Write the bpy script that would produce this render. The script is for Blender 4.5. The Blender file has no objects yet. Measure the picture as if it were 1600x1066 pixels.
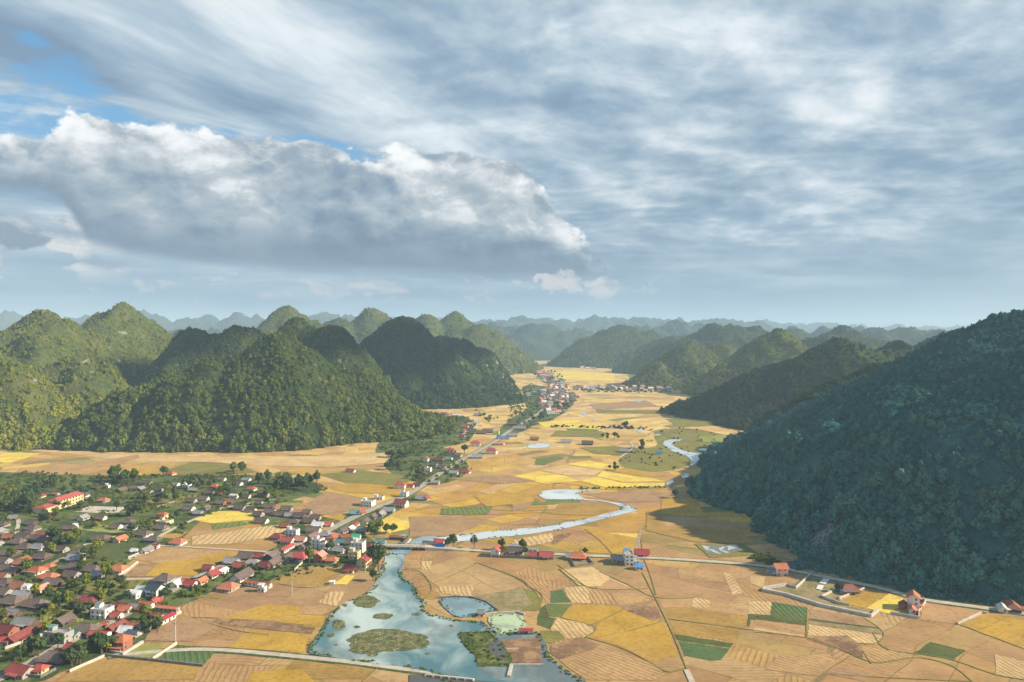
import bpy, math, random
import numpy as np
from mathutils import Vector

R = math.radians
random.seed(7); np.random.seed(7)
S = bpy.context.scene
COL = S.collection

# ------------------------------------------------------------------ camera
CAM_H = 120.0; FPX = 1067.0; PITCH = math.atan(15/1067.0)
cd = bpy.data.cameras.new('camera'); cam = bpy.data.objects.new('camera', cd); COL.objects.link(cam)
cam.location = (0, 0, CAM_H); cam.rotation_euler = (R(90)-PITCH, 0, 0)
cd.sensor_width = 36; cd.lens = 36*FPX/1600; cd.clip_start = 0.5; cd.clip_end = 60000
S.camera = cam

def ray(px, py):
    u = (px-800)/FPX; v = -(py-533)/FPX
    c, s = math.cos(PITCH), math.sin(PITCH)
    return (u, c + v*s, -s + v*c)
def at(px, py, z=0.0):
    "ground point seen at photograph pixel"
    d = ray(px, py); t = (z-CAM_H)/d[2]
    return (d[0]*t, d[1]*t)

# ------------------------------------------------------------------ light
SUN_EL, SUN_AZ = R(29), R(95)          # azimuth clockwise from +Y
sd = Vector((math.sin(SUN_AZ)*math.cos(SUN_EL), math.cos(SUN_AZ)*math.cos(SUN_EL), math.sin(SUN_EL)))
sl = bpy.data.lights.new('sun', 'SUN'); so = bpy.data.objects.new('sun', sl); COL.objects.link(so)
sl.energy = 5.0; sl.angle = R(0.53); sl.color = (1, .87, .68)
so.rotation_euler = sd.to_track_quat('Z', 'Y').to_euler()
S.view_settings.view_transform = 'Standard'; S.view_settings.look = 'None'
S.view_settings.exposure = 0.78; S.view_settings.gamma = 1; S.view_settings.use_curve_mapping = False
S.cycles.use_denoising = True
try: S.cycles.denoiser = 'OPENIMAGEDENOISE'
except Exception: pass
S.cycles.max_bounces = 4; S.cycles.diffuse_bounces = 2; S.cycles.glossy_bounces = 2
S.cycles.transmission_bounces = 1; S.cycles.transparent_max_bounces = 4; S.cycles.volume_bounces = 1
S.cycles.caustics_reflective = False; S.cycles.caustics_refractive = False
S.cycles.use_adaptive_sampling = True; S.cycles.adaptive_threshold = 0.015

def s2l(c):
    return tuple((x/255/12.92) if x/255 <= .04045 else ((x/255+.055)/1.055)**2.4 for x in c)

# ------------------------------------------------------------------ node helper
class N:
    "operator-overloaded node sockets"
    def __init__(s, tree, sock): s.t = tree; s.s = sock
    def _m(s, op, *o):
        n = s.t.nodes.new('ShaderNodeMath'); n.operation = op
        for i, x in enumerate((s,)+o):
            if isinstance(x, N): s.t.links.new(x.s, n.inputs[i])
            else: n.inputs[i].default_value = x
        return N(s.t, n.outputs[0])
    def __add__(s, o): return s._m('ADD', o)
    def __radd__(s, o): return s._m('ADD', o)
    def __sub__(s, o): return s._m('SUBTRACT', o)
    def __rsub__(s, o): return s._m('MULTIPLY', -1.0)._m('ADD', o)
    def __mul__(s, o): return s._m('MULTIPLY', o)
    def __rmul__(s, o): return s._m('MULTIPLY', o)
    def __truediv__(s, o): return s._m('DIVIDE', o)
    def clamp(s, a=0., b=1.): return s._m('MAXIMUM', a)._m('MINIMUM', b)
    def min(s, o): return s._m('MINIMUM', o)
    def max(s, o): return s._m('MAXIMUM', o)
    def ss(s, a, b):
        n = s.t.nodes.new('ShaderNodeMapRange'); n.interpolation_type = 'SMOOTHSTEP'
        s.t.links.new(s.s, n.inputs[0]); n.inputs[1].default_value = a; n.inputs[2].default_value = b
        return N(s.t, n.outputs[0])
    def ramp(s, pts, interp='LINEAR'):
        n = s.t.nodes.new('ShaderNodeValToRGB'); cr = n.color_ramp; cr.interpolation = interp
        while len(cr.elements) < len(pts): cr.elements.new(1.0)
        for e, (p, c) in zip(cr.elements, pts):
            e.position = p; e.color = (c[0], c[1], c[2], 1) if hasattr(c, '__len__') else (c, c, c, 1)
        s.t.links.new(s.s, n.inputs[0]); return N(s.t, n.outputs[0])
def xyz(t, x, y, z=0.0):
    n = t.nodes.new('ShaderNodeCombineXYZ')
    for i, k in enumerate((x, y, z)):
        if isinstance(k, N): t.links.new(k.s, n.inputs[i])
        else: n.inputs[i].default_value = k
    return N(t, n.outputs[0])
def sep(t, v):
    n = t.nodes.new('ShaderNodeSeparateXYZ'); t.links.new(v.s, n.inputs[0]); return [N(t, o) for o in n.outputs]
def noise(t, v, scale, detail=4, rough=.5, dist=0.0, out='Fac', dims='3D', lac=2.0):
    n = t.nodes.new('ShaderNodeTexNoise'); n.noise_dimensions = dims
    t.links.new(v.s, n.inputs['Vector'])
    for k, x in (('Scale', scale), ('Detail', detail), ('Roughness', rough), ('Distortion', dist), ('Lacunarity', lac)): n.inputs[k].default_value = x
    return N(t, n.outputs[out])
def mixc(t, f, a, b, mode='MIX'):
    n = t.nodes.new('ShaderNodeMix'); n.data_type = 'RGBA'; n.blend_type = mode
    for i, x in ((0, f), (6, a), (7, b)):
        if isinstance(x, N): t.links.new(x.s, n.inputs[i])
        elif hasattr(x, '__len__'): n.inputs[i].default_value = (x[0], x[1], x[2], 1)
        else: n.inputs[i].default_value = x
    return N(t, n.outputs[2])

# ------------------------------------------------------------------ sky and clouds (world)
W = bpy.data.worlds.new('World'); S.world = W; W.use_nodes = True
def build_world():
    t = W.node_tree; t.nodes.clear(); K = 0.1
    tc = t.nodes.new('ShaderNodeTexCoord'); gen = N(t, tc.outputs['Generated'])
    sky = t.nodes.new('ShaderNodeTexSky'); sky.sky_type = 'NISHITA'; sky.sun_disc = False
    sky.sun_elevation = SUN_EL; sky.sun_rotation = SUN_AZ; sky.altitude = 300; sky.air_density = 1.0; sky.dust_density = .6; sky.ozone_density = 2
    SK = N(t, sky.outputs[0])
    x, y, z = sep(t, gen)
    az = x._m('ARCTAN2', y)                      # 0 straight ahead, + to the right
    el = z._m('ARCSINE')
    def C(r, g, b): return tuple(k/K/1.62 for k in s2l((r, g, b)))
    A = lambda px: math.atan((px-800)/FPX)
    E = lambda px, py: math.atan((518-py)/FPX*math.cos(A(px)))
    # clear sky between the clouds
    blue = el.ss(0.0, .42)
    blue = mixc(t, blue, C(150, 178, 200), C(70, 160, 216))
    base = mixc(t, .25, blue, SK)
    # ---- high layered cloud sheet, seen in perspective
    iz = z.max(0.0) + .19
    qx, qy = x/iz, y/iz
    ca, sa = math.cos(R(50)), math.sin(R(50))
    rx, ry = qx*ca + qy*sa, qy*ca - qx*sa
    warp = noise(t, xyz(t, qx, qy), .9, 2, .5) - .5
    n1 = noise(t, xyz(t, rx*.62 + warp*.5, ry*1.7 + warp*.8, 3.1), 1.9, 7, .56)
    n1 = (n1-.5)*1.25 + .5
    def lump(dx, dy): return noise(t, xyz(t, qx*.85 + warp*.35 + dx, qy*1.0 + warp*.3 + dy, 8.0), 4.1, 6, .55)
    n2 = lump(0, 0); n2b = lump(-.035, .05)
    big2 = noise(t, xyz(t, qx, qy*.8, 4.0), 2.0, 3, .5)
    n2 = n2*.62 + big2*.38 + (n2-n2b)*.45
    n2 = (n2-.5)*1.2 + .5
    n3 = noise(t, xyz(t, qx, qy, 1.0), .55, 3, .5)
    right = az.ss(-.45, .10)
    dens = n1*.55 + n2*.45
    bright = (n1*(1-right*.7) + n2*(right*.7))*1.35 + n3*.3 + right*.03 - .345 + el.ss(.1, .45)*.05
    shcol = bright.ramp([(.28, C(122, 146, 170)), (.45, C(150, 172, 192)), (.58, C(180, 197, 210)), (.74, C(224, 232, 237)), (.86, C(246, 249, 250))])
    # slate bank at mid height on the right
    dk = ((el-.21)/.075); dk = (dk*dk*-1)._m('EXPONENT')*az.ss(-.05, .25)*.5
    shcol = mixc(t, (dk*(1.2-bright)).clamp(), shcol, C(112, 142, 166))
    tl = el.ss(.36, .48)*az.ss(.35, .6)*.5
    shcol = mixc(t, tl*n2.ss(.4, .7), shcol, C(235, 243, 248))
    cover = dens + n3*.30 + right*.145 + .004 + (1-az.ss(-.62, -.25))*el.ss(.29, .34)*.10 + el.ss(.27, .20)*.0
    gapband = (((el-.248)/.032)*((el-.248)/.032)*-1)._m('EXPONENT')*(1-az.ss(-.35, .02))
    cover = cover - gapband*.22 - (1-az.ss(-.4, 0.0))*.0
    alpha = cover.ss(.475, .60)*.97
    col = mixc(t, alpha, base, shcol)
    # ---- low streaks and small far puffs over the horizon
    m1 = noise(t, xyz(t, az*5.0, el*34.0, 2.0), 1.0, 6, .55)
    lowcol = m1.ramp([(.35, C(120, 144, 168)), (.5, C(140, 163, 184)), (.66, C(178, 194, 206))])
    col = mixc(t, (1-el.ss(.075, .16))*.85, col, lowcol)
    def puffs(col, ax, ey, seed, lo, hi, a0, a1, c1, c2, lowth=.55):
        p = noise(t, xyz(t, az*ax, el*ey, seed), 1.0, 7, .58)
        p2 = noise(t, xyz(t, az*ax-.10, el*ey-.22, seed), 1.0, 7, .58)
        band = el.ss(lo-.012, lo+.012)*(1-el.ss(hi-.02, hi+.01))*az.ss(a0-.05, a0+.05)*(1-az.ss(a1-.05, a1+.05))
        m = (p + band*.12 - .12).ss(lowth, lowth+.05)*band
        return mixc(t, m*.8, col, mixc(t, ((p-p2)*5+.45).clamp(), c2, c1))
    col = puffs(col, 21, 40, 5.3, .035, .085, -.75, .2, C(214, 205, 204), C(150, 168, 184), .535)
    col = puffs(col, 13, 24, 9.3, .07, .155, -.80, -.52, C(226, 222, 218), C(136, 150, 170), .46)
    # ---- big cumulus bank
    wx = noise(t, xyz(t, az*4.2, el*5.5, 4.4), 1.0, 3, .5) - .5
    wv = noise(t, xyz(t, az*14, el*18, 7.7), 1.0, 4, .6) - .5
    def cum(px, py, sx, sy, seed):
        return noise(t, xyz(t, px*sx + wv*.35, py*sy + wv*.35, seed), 1.0, 8, .62)
    f = cum(az + wx*.05, el + wx*.05, 10, 15.0, 1.7)
    fl = cum(az + wx*.05 - .010, el + wx*.05 - .014, 10, 15.0, 1.7)      # same field, stepped away from the light
    h1 = noise(t, xyz(t, az*6.0 + wx*.3, el*9.0, 2.7), 1.0, 4, .5)
    h2 = noise(t, xyz(t, az*6.0 + wx*.3 - .12, el*9.0 - .22, 2.7), 1.0, 4, .5)
    g = noise(t, xyz(t, az*3.0, el*5.0, 6.1), 1.0, 4, .5)
    az01 = (az + .8)/1.6                          # -0.8..0.8 -> 0..1
    def prof(pts):                                # pixel outline -> elevation curve
        return az01.ramp([((A(px)+.8)/1.6, E(px, py)*2) for px, py in pts], 'LINEAR')*.5
    top = prof([(-80, 222), (60, 212), (110, 186), (200, 190), (300, 204), (420, 222), (540, 222), (640, 236), (720, 236), (800, 254), (845, 292), (880, 335), (925, 370), (975, 435)])
    bot = prof([(-80, 292), (60, 300), (100, 318), (140, 385), (200, 402), (300, 412), (420, 420), (640, 432), (760, 438), (900, 436), (960, 440)])
    dt = top - el + (f-.5)*.11 + (h1-.5)*.05
    db = el - bot + (f-.5)*.022
    m = dt.ss(-.001, .008)*db.ss(-.006, .016)
    m = m*(1-(az + (f-.5)*.12).ss(A(920), A(945)))
    depth = ((top-el)/((top-bot).max(.02))).clamp(0., 1.)    # 0 at the top, 1 at the base
    relief = ((f-fl)*2.3 + (h1-h2)*3.0).clamp(-.5, .5)
    hi = (1-depth)*.55 + relief*.66 + (g-.5)*1.1 + .15
    ccol = hi.ramp([(.0, C(100, 124, 148)), (.2, C(128, 148, 168)), (.42, C(158, 172, 184)), (.62, C(186, 194, 200)), (.85, C(236, 240, 242)), (1.0, C(252, 252, 252))])
    rim = (1-dt.ss(.006, .065))*(relief*1.8 + .50 + (g-.5)*2.6).clamp()
    ccol = mixc(t, rim*.85, ccol, C(252, 252, 252))
    ccol = mixc(t, depth.ss(.5, .95)*.85, ccol, C(104, 124, 147))
    col = mixc(t, m, col, ccol)
    fs = noise(t, xyz(t, az*26, el*34, 3.3), 1.0, 7, .6); fs2 = noise(t, xyz(t, az*26 - .3, el*34 - .4, 3.3), 1.0, 7, .6)
    # small dark cloud low on the left
    q = ((az-A(22))/.047); q2 = ((el-E(22, 372))/.019)
    s_ = 1 - q*q - q2*q2 + (f-.5)*4
    col = mixc(t, s_.ss(.1, .45)*.9, col, mixc(t, q2.ss(-.6, 1.1), C(98, 117, 142), C(130, 146, 166)))
    # pale pink heap right of the bank
    q = ((az-A(905))/.082); q2 = ((el-E(905, 446))/.022)
    s_ = 1 - q*q - q2*q2 + (fs-.5)*8 - .35
    col = mixc(t, s_.ss(.15, .6)*.8, col, mixc(t, ((fs-fs2)*5+.55).clamp(), C(160, 174, 190), C(228, 217, 212)))
    # ---- haze near the horizon
    hz = (1-el.ss(.0, .085))
    hzc = mixc(t, az.ss(-.4, .6), C(122, 148, 178), C(148, 170, 188))
    col = mixc(t, hz*.9, col, hzc)
    # unseen sky overhead and behind, darkened and blued to cut the ambient fill
    col = mixc(t, el.ss(.50, .75)*.9, col, C(58, 104, 165))
    col = mixc(t, az._m('ABSOLUTE').ss(.95, 1.5)*.75, col, C(88, 132, 176))
    col = mixc(t, (az*-1).ss(.95, 1.35)*(1-el.ss(.7, 1.0))*.9, col, C(186, 208, 222))   # unseen left sky, brightness added to fill left-facing slopes
    bg = t.nodes.new('ShaderNodeBackground'); t.links.new(col.s, bg.inputs[0]); bg.inputs[1].default_value = K
    out = t.nodes.new('ShaderNodeOutputWorld'); t.links.new(bg.outputs[0], out.inputs[0])
    W.cycles.sampling_method = 'MANUAL'; W.cycles.sample_map_resolution = 512
build_world()

# ------------------------------------------------------------------ mesh helpers
def link(o, parent=None):
    COL.objects.link(o)
    if parent is not None: o.parent = parent
    return o
def newobj(name, me, mats=None, parent=None):
    o = bpy.data.objects.new(name, me)
    for m in (mats or []): me.materials.append(m)
    return link(o, parent)
def meshfrom(name, verts, faces, mi=None, smooth=False):
    me = bpy.data.meshes.new(name); me.from_pydata([tuple(v) for v in verts], [], faces)
    if mi is not None: me.polygons.foreach_set('material_index', mi)
    if smooth: me.polygons.foreach_set('use_smooth', [True]*len(me.polygons))
    me.update(); return me
def setting(o, kind='structure', label=None):
    o['kind'] = kind
    if label: o['label'] = label
    return o
def tag(o, label, cat, group=None, kind=None):
    o['label'] = label; o['category'] = cat
    if group: o['group'] = group
    if kind: o['kind'] = kind
    return o

def mat_new(name):
    m = bpy.data.materials.new(name); m.use_nodes = True
    t = m.node_tree; t.nodes.clear()
    out = t.nodes.new('ShaderNodeOutputMaterial')
    return m, t, out
def bsdf(t, out, col, rough=.9, spec=.15, metal=0.0, bump=None, bstr=.3, bdist=1.0):
    b = t.nodes.new('ShaderNodeBsdfPrincipled')
    for k, x in (('Base Color', col), ('Roughness', rough), ('Specular IOR Level', spec), ('Metallic', metal)):
        if isinstance(x, N): t.links.new(x.s, b.inputs[k])
        elif hasattr(x, '__len__'): b.inputs[k].default_value = (x[0], x[1], x[2], 1)
        else: b.inputs[k].default_value = x
    if bump is not None:
        bm = t.nodes.new('ShaderNodeBump'); bm.inputs['Strength'].default_value = bstr; bm.inputs['Distance'].default_value = bdist
        t.links.new(bump.s, bm.inputs['Height']); t.links.new(bm.outputs[0], b.inputs['Normal'])
    t.links.new(b.outputs[0], out.inputs[0]); return b
def coords(t, which='Object'):
    n = t.nodes.new('ShaderNodeTexCoord'); return N(t, n.outputs[which])
def pos(t):
    n = t.nodes.new('ShaderNodeNewGeometry'); return N(t, n.outputs['Position'])
def objrand(t):
    n = t.nodes.new('ShaderNodeObjectInfo'); return N(t, n.outputs['Random'])

# ------------------------------------------------------------------ valley floor
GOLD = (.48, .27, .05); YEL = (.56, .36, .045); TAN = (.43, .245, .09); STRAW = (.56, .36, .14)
BROWN = (.29, .165, .085); OCHRE = (.38, .235, .075); GREEN = (.13, .19, .045); DGREEN = (.055, .095, .028); OLIVE = (.24, .20, .06)
def rot2(t, x, y, ang):
    c = ang._m('COSINE'); s = ang._m('SINE'); return x*c + y*s, y*c - x*s
def mat_valley():
    m, t, out = mat_new('valley_fields')
    p = pos(t); x, y, z = sep(t, p)
    w1 = noise(t, p, .006, 3, .5, out='Color'); wx, wy, _ = sep(t, w1)
    x2 = x + (wx-.5)*60; y2 = y + (wy-.5)*60
    # regions, each with its own direction of parcels
    vo = t.nodes.new('ShaderNodeTexVoronoi'); vo.voronoi_dimensions = '2D'
    t.links.new(xyz(t, x2/170, y2/230).s, vo.inputs['Vector']); vo.inputs['Scale'].default_value = 1
    rc, rg, rb = sep(t, N(t, vo.outputs['Color']))
    ve = t.nodes.new('ShaderNodeTexVoronoi'); ve.voronoi_dimensions = '2D'; ve.feature = 'DISTANCE_TO_EDGE'
    t.links.new(xyz(t, x2/170, y2/230).s, ve.inputs['Vector']); ve.inputs['Scale'].default_value = 1
    ang = (rc-.5)*1.9
    rx, ry = rot2(t, x2, y2, ang)
    br = t.nodes.new('ShaderNodeTexBrick'); br.offset = .37; br.squash = 1.6; br.squash_frequency = 3
    t.links.new(xyz(t, rx + rg*37, ry + rb*29).s, br.inputs['Vector'])
    br.inputs['Color1'].default_value = (0, 0, 0, 1); br.inputs['Color2'].default_value = (1, 1, 1, 1); br.inputs['Mortar'].default_value = (.5, .5, .5, 1)
    for k, v in (('Scale', 1), ('Mortar Size', .26), ('Mortar Smooth', .4), ('Brick Width', 34), ('Row Height', 15)): br.inputs[k].default_value = v
    cell = sep(t, N(t, br.outputs['Color']))[0]; mortar = N(t, br.outputs['Fac'])
    cell = ((cell + rg*.45)*1.0)._m('FRACT')
    col = cell.ramp([(0, TAN), (.13, GOLD), (.24, STRAW), (.33, OCHRE), (.44, YEL), (.55, TAN), (.64, (.40, .22, .10)), (.73, GOLD), (.80, OLIVE), (.86, STRAW), (.93, GREEN), (.97, BROWN)], 'CONSTANT')
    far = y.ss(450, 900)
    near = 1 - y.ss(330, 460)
    col = mixc(t, near*.75, col, cell.ramp([(0, (.39, .235, .10)), (.15, (.37, .21, .105)), (.3, (.47, .31, .145)), (.42, (.33, .215, .08)), (.52, (.42, .25, .11)), (.66, (.33, .19, .10)), (.78, (.43, .275, .10)), (.9, (.40, .25, .11))], 'CONSTANT'))  # thin cloud shade over the foreground, put into darker parcel colours
    col = mixc(t, far*.75, col, cell.ramp([(0, (.72, .50, .16)), (.2, (.60, .40, .13)), (.36, (.78, .58, .27)), (.52, (.52, .33, .13)), (.62, (.72, .52, .15)), (.78, (.46, .28, .14)), (.86, (.75, .55, .24)), (.95, (.20, .22, .07))], 'CONSTANT'))  # stronger sunlight up the valley, put into paler parcel colours
    # a greener belt here and there
    gb = noise(t, p, .0045, 3, .5).ss(.60, .70); col = mixc(t, gb*.55, col, (.16, .18, .06))
    # mottling, stubble, windrows
    n1 = noise(t, p, .05, 6, .62); n2 = noise(t, p, .35, 4, .6)
    col = mixc(t, 1, col, (n1*1.1 + .42).ramp([(0, .3), (.55, .62), (.95, 1.0), (1, 1.1)]), 'MULTIPLY')
    col = mixc(t, n2.ss(.50, .68)*.42, col, (.24, .14, .07)); n4 = noise(t, xyz(t, x*.25, y*.9), 1.0, 4, .7)
    col = mixc(t, n4.ss(.52, .7)*.35, col, (.62, .44, .22)); col = mixc(t, noise(t, p, .11, 5, .7).ss(.56, .68)*.45, col, (.27, .20, .08))
    col = mixc(t, noise(t, p, .018, 4, .6).ss(.52, .68)*.35, col, (.42, .24, .12))
    a2 = cell*6.28 + ang
    sx, sy = rot2(t, x + (n1-.5)*5, y + (n1-.5)*5, a2)
    st = (sx*(6.283/2.1))._m('SINE').ss(.0, .8)
    smask = ((cell*7.3)._m('FRACT')).ss(.30, .36)*noise(t, p, .03, 2, .5).ss(.42, .55)
    col = mixc(t, st*smask*.30, col, (.20, .125, .06))
    # bunds between parcels
    edge = (1-N(t, ve.outputs['Distance']).ss(.003, .008)).max(mortar)
    col = mixc(t, edge*.5*noise(t, p, .04, 2).ss(.3, .55), col, (.10, .11, .035))
    bsdf(t, out, col, .95, .1, bump=n2*.6 + st*smask*.5, bstr=.35, bdist=.6)
    return m
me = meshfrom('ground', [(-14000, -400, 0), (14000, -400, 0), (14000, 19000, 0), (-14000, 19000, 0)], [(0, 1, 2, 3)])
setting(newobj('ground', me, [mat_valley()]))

# ------------------------------------------------------------------ karst hills
_rng = np.random.RandomState(3)
_perm = _rng.rand(256, 256)
def vnoise(x, y):
    xi = np.floor(x).astype(int); yi = np.floor(y).astype(int); fx = x-xi; fy = y-yi
    fx = fx*fx*(3-2*fx); fy = fy*fy*(3-2*fy); g = lambda a, b: _perm[a & 255, b & 255]
    return (g(xi, yi)*(1-fx)+g(xi+1, yi)*fx)*(1-fy) + (g(xi, yi+1)*(1-fx)+g(xi+1, yi+1)*fx)*fy
def fbm(x, y, o=4, ridge=False):
    r = 0; a = 1; s = 0
    for i in range(o):
        n = vnoise(x*2**i+17*i, y*2**i+31*i)
        if ridge: n = 1-np.abs(2*n-1)
        r = r+a*n; s += a; a *= .5
    return r/s-.5
# peak: (px, py of the summit, distance, radius across, radius in depth, profile power, base radius noise)
def height(peaks, X, Y, seed, rough):
    wa = .05 if seed == 16 else .15
    H = np.full(X.shape, -1e3)
    for (px, py, Z, rx, ry, p) in peaks:
        d = ray(px, py); t = Z/d[1]; cx = d[0]*t; A = CAM_H+d[2]*t
        if A < 4: A = 4
        dx = (X-cx); dy = (Y-Z)
        th = np.arctan2(dy/ry, dx/rx)
        wob = 1 + wa*fbm(np.cos(th)*1.7+cx*.013+9, np.sin(th)*1.7+Z*.011+9, 3)
        t_ = np.sqrt((dx/rx)**2+(dy/ry)**2)/wob
        h = A*(1-np.power(np.sqrt(t_*t_+.0036), p-.08)+.06**p)
        k = 4.0
        m = np.maximum(H, h); H = m + np.where(np.abs(H-h) < k*4, np.log(np.exp((H-m)/k)+np.exp((h-m)/k))*k*.5, 0)
    s = 1/70.0
    rg = fbm(X*s+seed, Y*s+seed*2, 4, True)*40*rough + fbm(X/24+seed, Y/24, 3)*10*rough
    return H + rg*np.clip(H/40, 0, 1)*np.clip((H+10)/60, .3, 1)
PALE = (.42, .38, .31)
def mat_slope(name, c1, c2, c3, rock=.0, far=False):
    m, t, out = mat_new(name)
    p = pos(t)
    n1 = noise(t, p, .03 if not far else .012, 6, .62); n2 = noise(t, p, .16 if not far else .06, 5, .65)
    col = mixc(t, n2.ss(.35, .65), c1, c2); col = mixc(t, n1.ss(.5, .68)*.6, col, c3)
    if rock:
        g = t.nodes.new('ShaderNodeNewGeometry'); nz = sep(t, N(t, g.outputs['Normal']))[2]
        st = noise(t, p, .05, 4, .6).ss(.60, .66)*(1-nz.ss(.5, .68))
        col = mixc(t, st*rock, col, PALE)
    bsdf(t, out, col, .95, .05, bump=n2, bstr=1.0 if far else .8, bdist=14 if far else 4)
    return m
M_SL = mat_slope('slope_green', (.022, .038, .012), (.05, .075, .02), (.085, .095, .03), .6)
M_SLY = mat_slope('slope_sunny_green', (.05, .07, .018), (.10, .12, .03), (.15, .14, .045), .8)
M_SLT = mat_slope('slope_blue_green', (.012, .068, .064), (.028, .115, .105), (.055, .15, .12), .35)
M_SLF = mat_slope('slope_far', (.03, .055, .04), (.05, .08, .05), (.075, .095, .05), .3, True)

HILLS = []
def rocky(mat, c, r, colour, seed):
    "a bare cliff on the slope around point c"
    t = mat.node_tree; b = [n for n in t.nodes if n.type == 'BSDF_PRINCIPLED'][0]; lk = b.inputs['Base Color'].links[0]; old = N(t, lk.from_socket)
    p = pos(t); x, y, z = sep(t, p); dx, dy, dz = (x-c[0])/r[0], (y-c[1])/r[1], (z-c[2])/r[2]
    d = (dx*dx+dy*dy+dz*dz)._m('SQRT') + (noise(t, p, .14, 5, .75)-.5)*2.4
    st = noise(t, xyz(t, x*.5, y*.5, z*.12), 1.2, 5, .7)
    rock = mixc(t, st.ss(.40, .60), tuple(k*.35 for k in colour), colour)
    new = mixc(t, 1-d.ss(.75, .95), old, rock); t.links.new(new.s, b.inputs['Base Color'])
def march(peaks, px, py, seed, rough):
    d = ray(px, py); tt = np.arange(150, 3200, 2.0); h = height(peaks, d[0]*tt, d[1]*tt, seed, rough); k = np.argmax(h > CAM_H+d[2]*tt)
    return (d[0]*tt[k], d[1]*tt[k], CAM_H+d[2]*tt[k])
SCARS = {16: [(1285, 846, (8, 10, 13), (.20, .23, .21)), (1300, 828, (5, 8, 12), (.20, .23, .21))], 2: [(194, 520, (11, 12, 3.5), (.34, .31, .24)), (136, 566, (4, 8, 7), (.32, .30, .25)), (143, 582, (3, 5, 6), (.32, .30, .25))], 21: [(838, 530, (30, 60, 30), PALE)]}
def hill(name, peaks, step, mat, seed, rough=1.0, trees=None, palette=0, size=(2.2, 4.2), pad=1.25):
    xs = []; ys = []
    for (px, py, Z, rx, ry, p) in peaks:
        cx = ray(px, py)[0]/ray(px, py)[1]*Z; xs += [cx-rx*pad, cx+rx*pad]; ys += [Z-ry*pad, Z+ry*pad]
    x = np.arange(min(xs), max(xs), step); y = np.arange(min(ys), max(ys), step)
    X, Y = np.meshgrid(x, y); Hh = height(peaks, X, Y, seed, rough)
    V = np.stack([X.ravel(), Y.ravel(), np.maximum(Hh, -3).ravel()], 1)
    ny, nx = X.shape; idx = np.arange(nx*ny).reshape(ny, nx)
    q = np.stack([idx[:-1, :-1], idx[:-1, 1:], idx[1:, 1:], idx[1:, :-1]], -1).reshape(-1, 4)
    keep = (Hh.ravel()[q] > -2.5).any(1); q = q[keep]
    used = np.unique(q); rm = np.full(nx*ny, -1); rm[used] = np.arange(len(used))
    me = bpy.data.meshes.new(name); me.from_pydata(V[used].tolist(), [], rm[q].tolist())
    me.polygons.foreach_set('use_smooth', [True]*len(me.polygons))
    setting(newobj(name, me, [mat]))
    scars = []
    for (sx, sy, sr, sc_) in SCARS.get(seed, ()):
        c = march(peaks, sx, sy, seed, rough); me.materials[0] = mat = mat.copy(); rocky(mat, c, sr, sc_, seed); scars.append((c, sr))
    if trees:
        w = np.random.RandomState(seed+5); a = (x[-1]-x[0])*(y[-1]-y[0]); n = int(a/(trees*trees))
        tx = w.uniform(x[0], x[-1], n); ty = w.uniform(y[0], y[-1], n)
        th = height(peaks, tx, ty, seed, rough)
        k = (th > -.8) & (fbm(tx/30+3, ty/30, 2)+.42 > w.rand(n)*.45)
        tx, ty, th = tx[k], ty[k], th[k]
        # the side of the hill the valley can see
        gx = (height(peaks, tx+6, ty, seed, rough)-th)/6; gy = (height(peaks, tx, ty+6, seed, rough)-th)/6
        vis = (gx*tx + gy*ty + (CAM_H - th)) > -90
        tx, ty, th, gx = tx[vis], ty[vis], th[vis], gx[vis]
        for c, sr in scars:
            k = np.sqrt(((tx-c[0])/sr[0])**2+((ty-c[1])/sr[1])**2+((th-c[2])/sr[2])**2) + fbm(tx/7, ty/7, 3)*1.8 > .85
            tx, ty, th = tx[k], ty[k], th[k]
        big = w.rand(len(tx))
        low = np.clip(1.25-th/100, .5, 1.25)
        sc = (size[0] + (size[1]*1.2-size[0])*big**2.0)*low
        HILLS.append((name, np.stack([tx, ty, np.maximum(th, 0)-.3], 1), sc, palette))

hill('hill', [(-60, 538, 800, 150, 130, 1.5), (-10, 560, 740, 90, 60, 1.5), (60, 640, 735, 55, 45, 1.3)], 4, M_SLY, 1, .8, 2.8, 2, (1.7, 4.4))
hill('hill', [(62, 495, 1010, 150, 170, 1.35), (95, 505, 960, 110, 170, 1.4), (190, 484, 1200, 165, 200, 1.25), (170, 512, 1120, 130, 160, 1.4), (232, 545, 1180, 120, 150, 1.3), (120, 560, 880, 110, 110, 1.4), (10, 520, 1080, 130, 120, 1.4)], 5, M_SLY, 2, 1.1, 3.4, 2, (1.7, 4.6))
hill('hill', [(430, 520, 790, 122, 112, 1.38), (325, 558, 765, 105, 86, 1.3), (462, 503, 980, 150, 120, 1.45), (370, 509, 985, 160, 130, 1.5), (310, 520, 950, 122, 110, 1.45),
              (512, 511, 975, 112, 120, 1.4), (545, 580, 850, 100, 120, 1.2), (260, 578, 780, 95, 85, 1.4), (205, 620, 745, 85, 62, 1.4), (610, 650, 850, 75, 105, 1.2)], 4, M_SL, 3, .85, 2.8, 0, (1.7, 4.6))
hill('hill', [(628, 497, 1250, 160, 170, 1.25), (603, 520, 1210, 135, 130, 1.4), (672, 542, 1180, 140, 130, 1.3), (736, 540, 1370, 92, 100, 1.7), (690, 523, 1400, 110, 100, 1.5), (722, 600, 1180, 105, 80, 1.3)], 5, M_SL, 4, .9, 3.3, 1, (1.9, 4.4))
hill('hill', [(450, 480, 1700, 170, 180, 1.25), (420, 506, 1650, 150, 150, 1.4), (490, 500, 1680, 130, 150, 1.4), (545, 545, 1600, 120, 120, 1.3)], 8, M_SLY, 5, .9, 6.0, 2, (3.2, 5.5))
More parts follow.
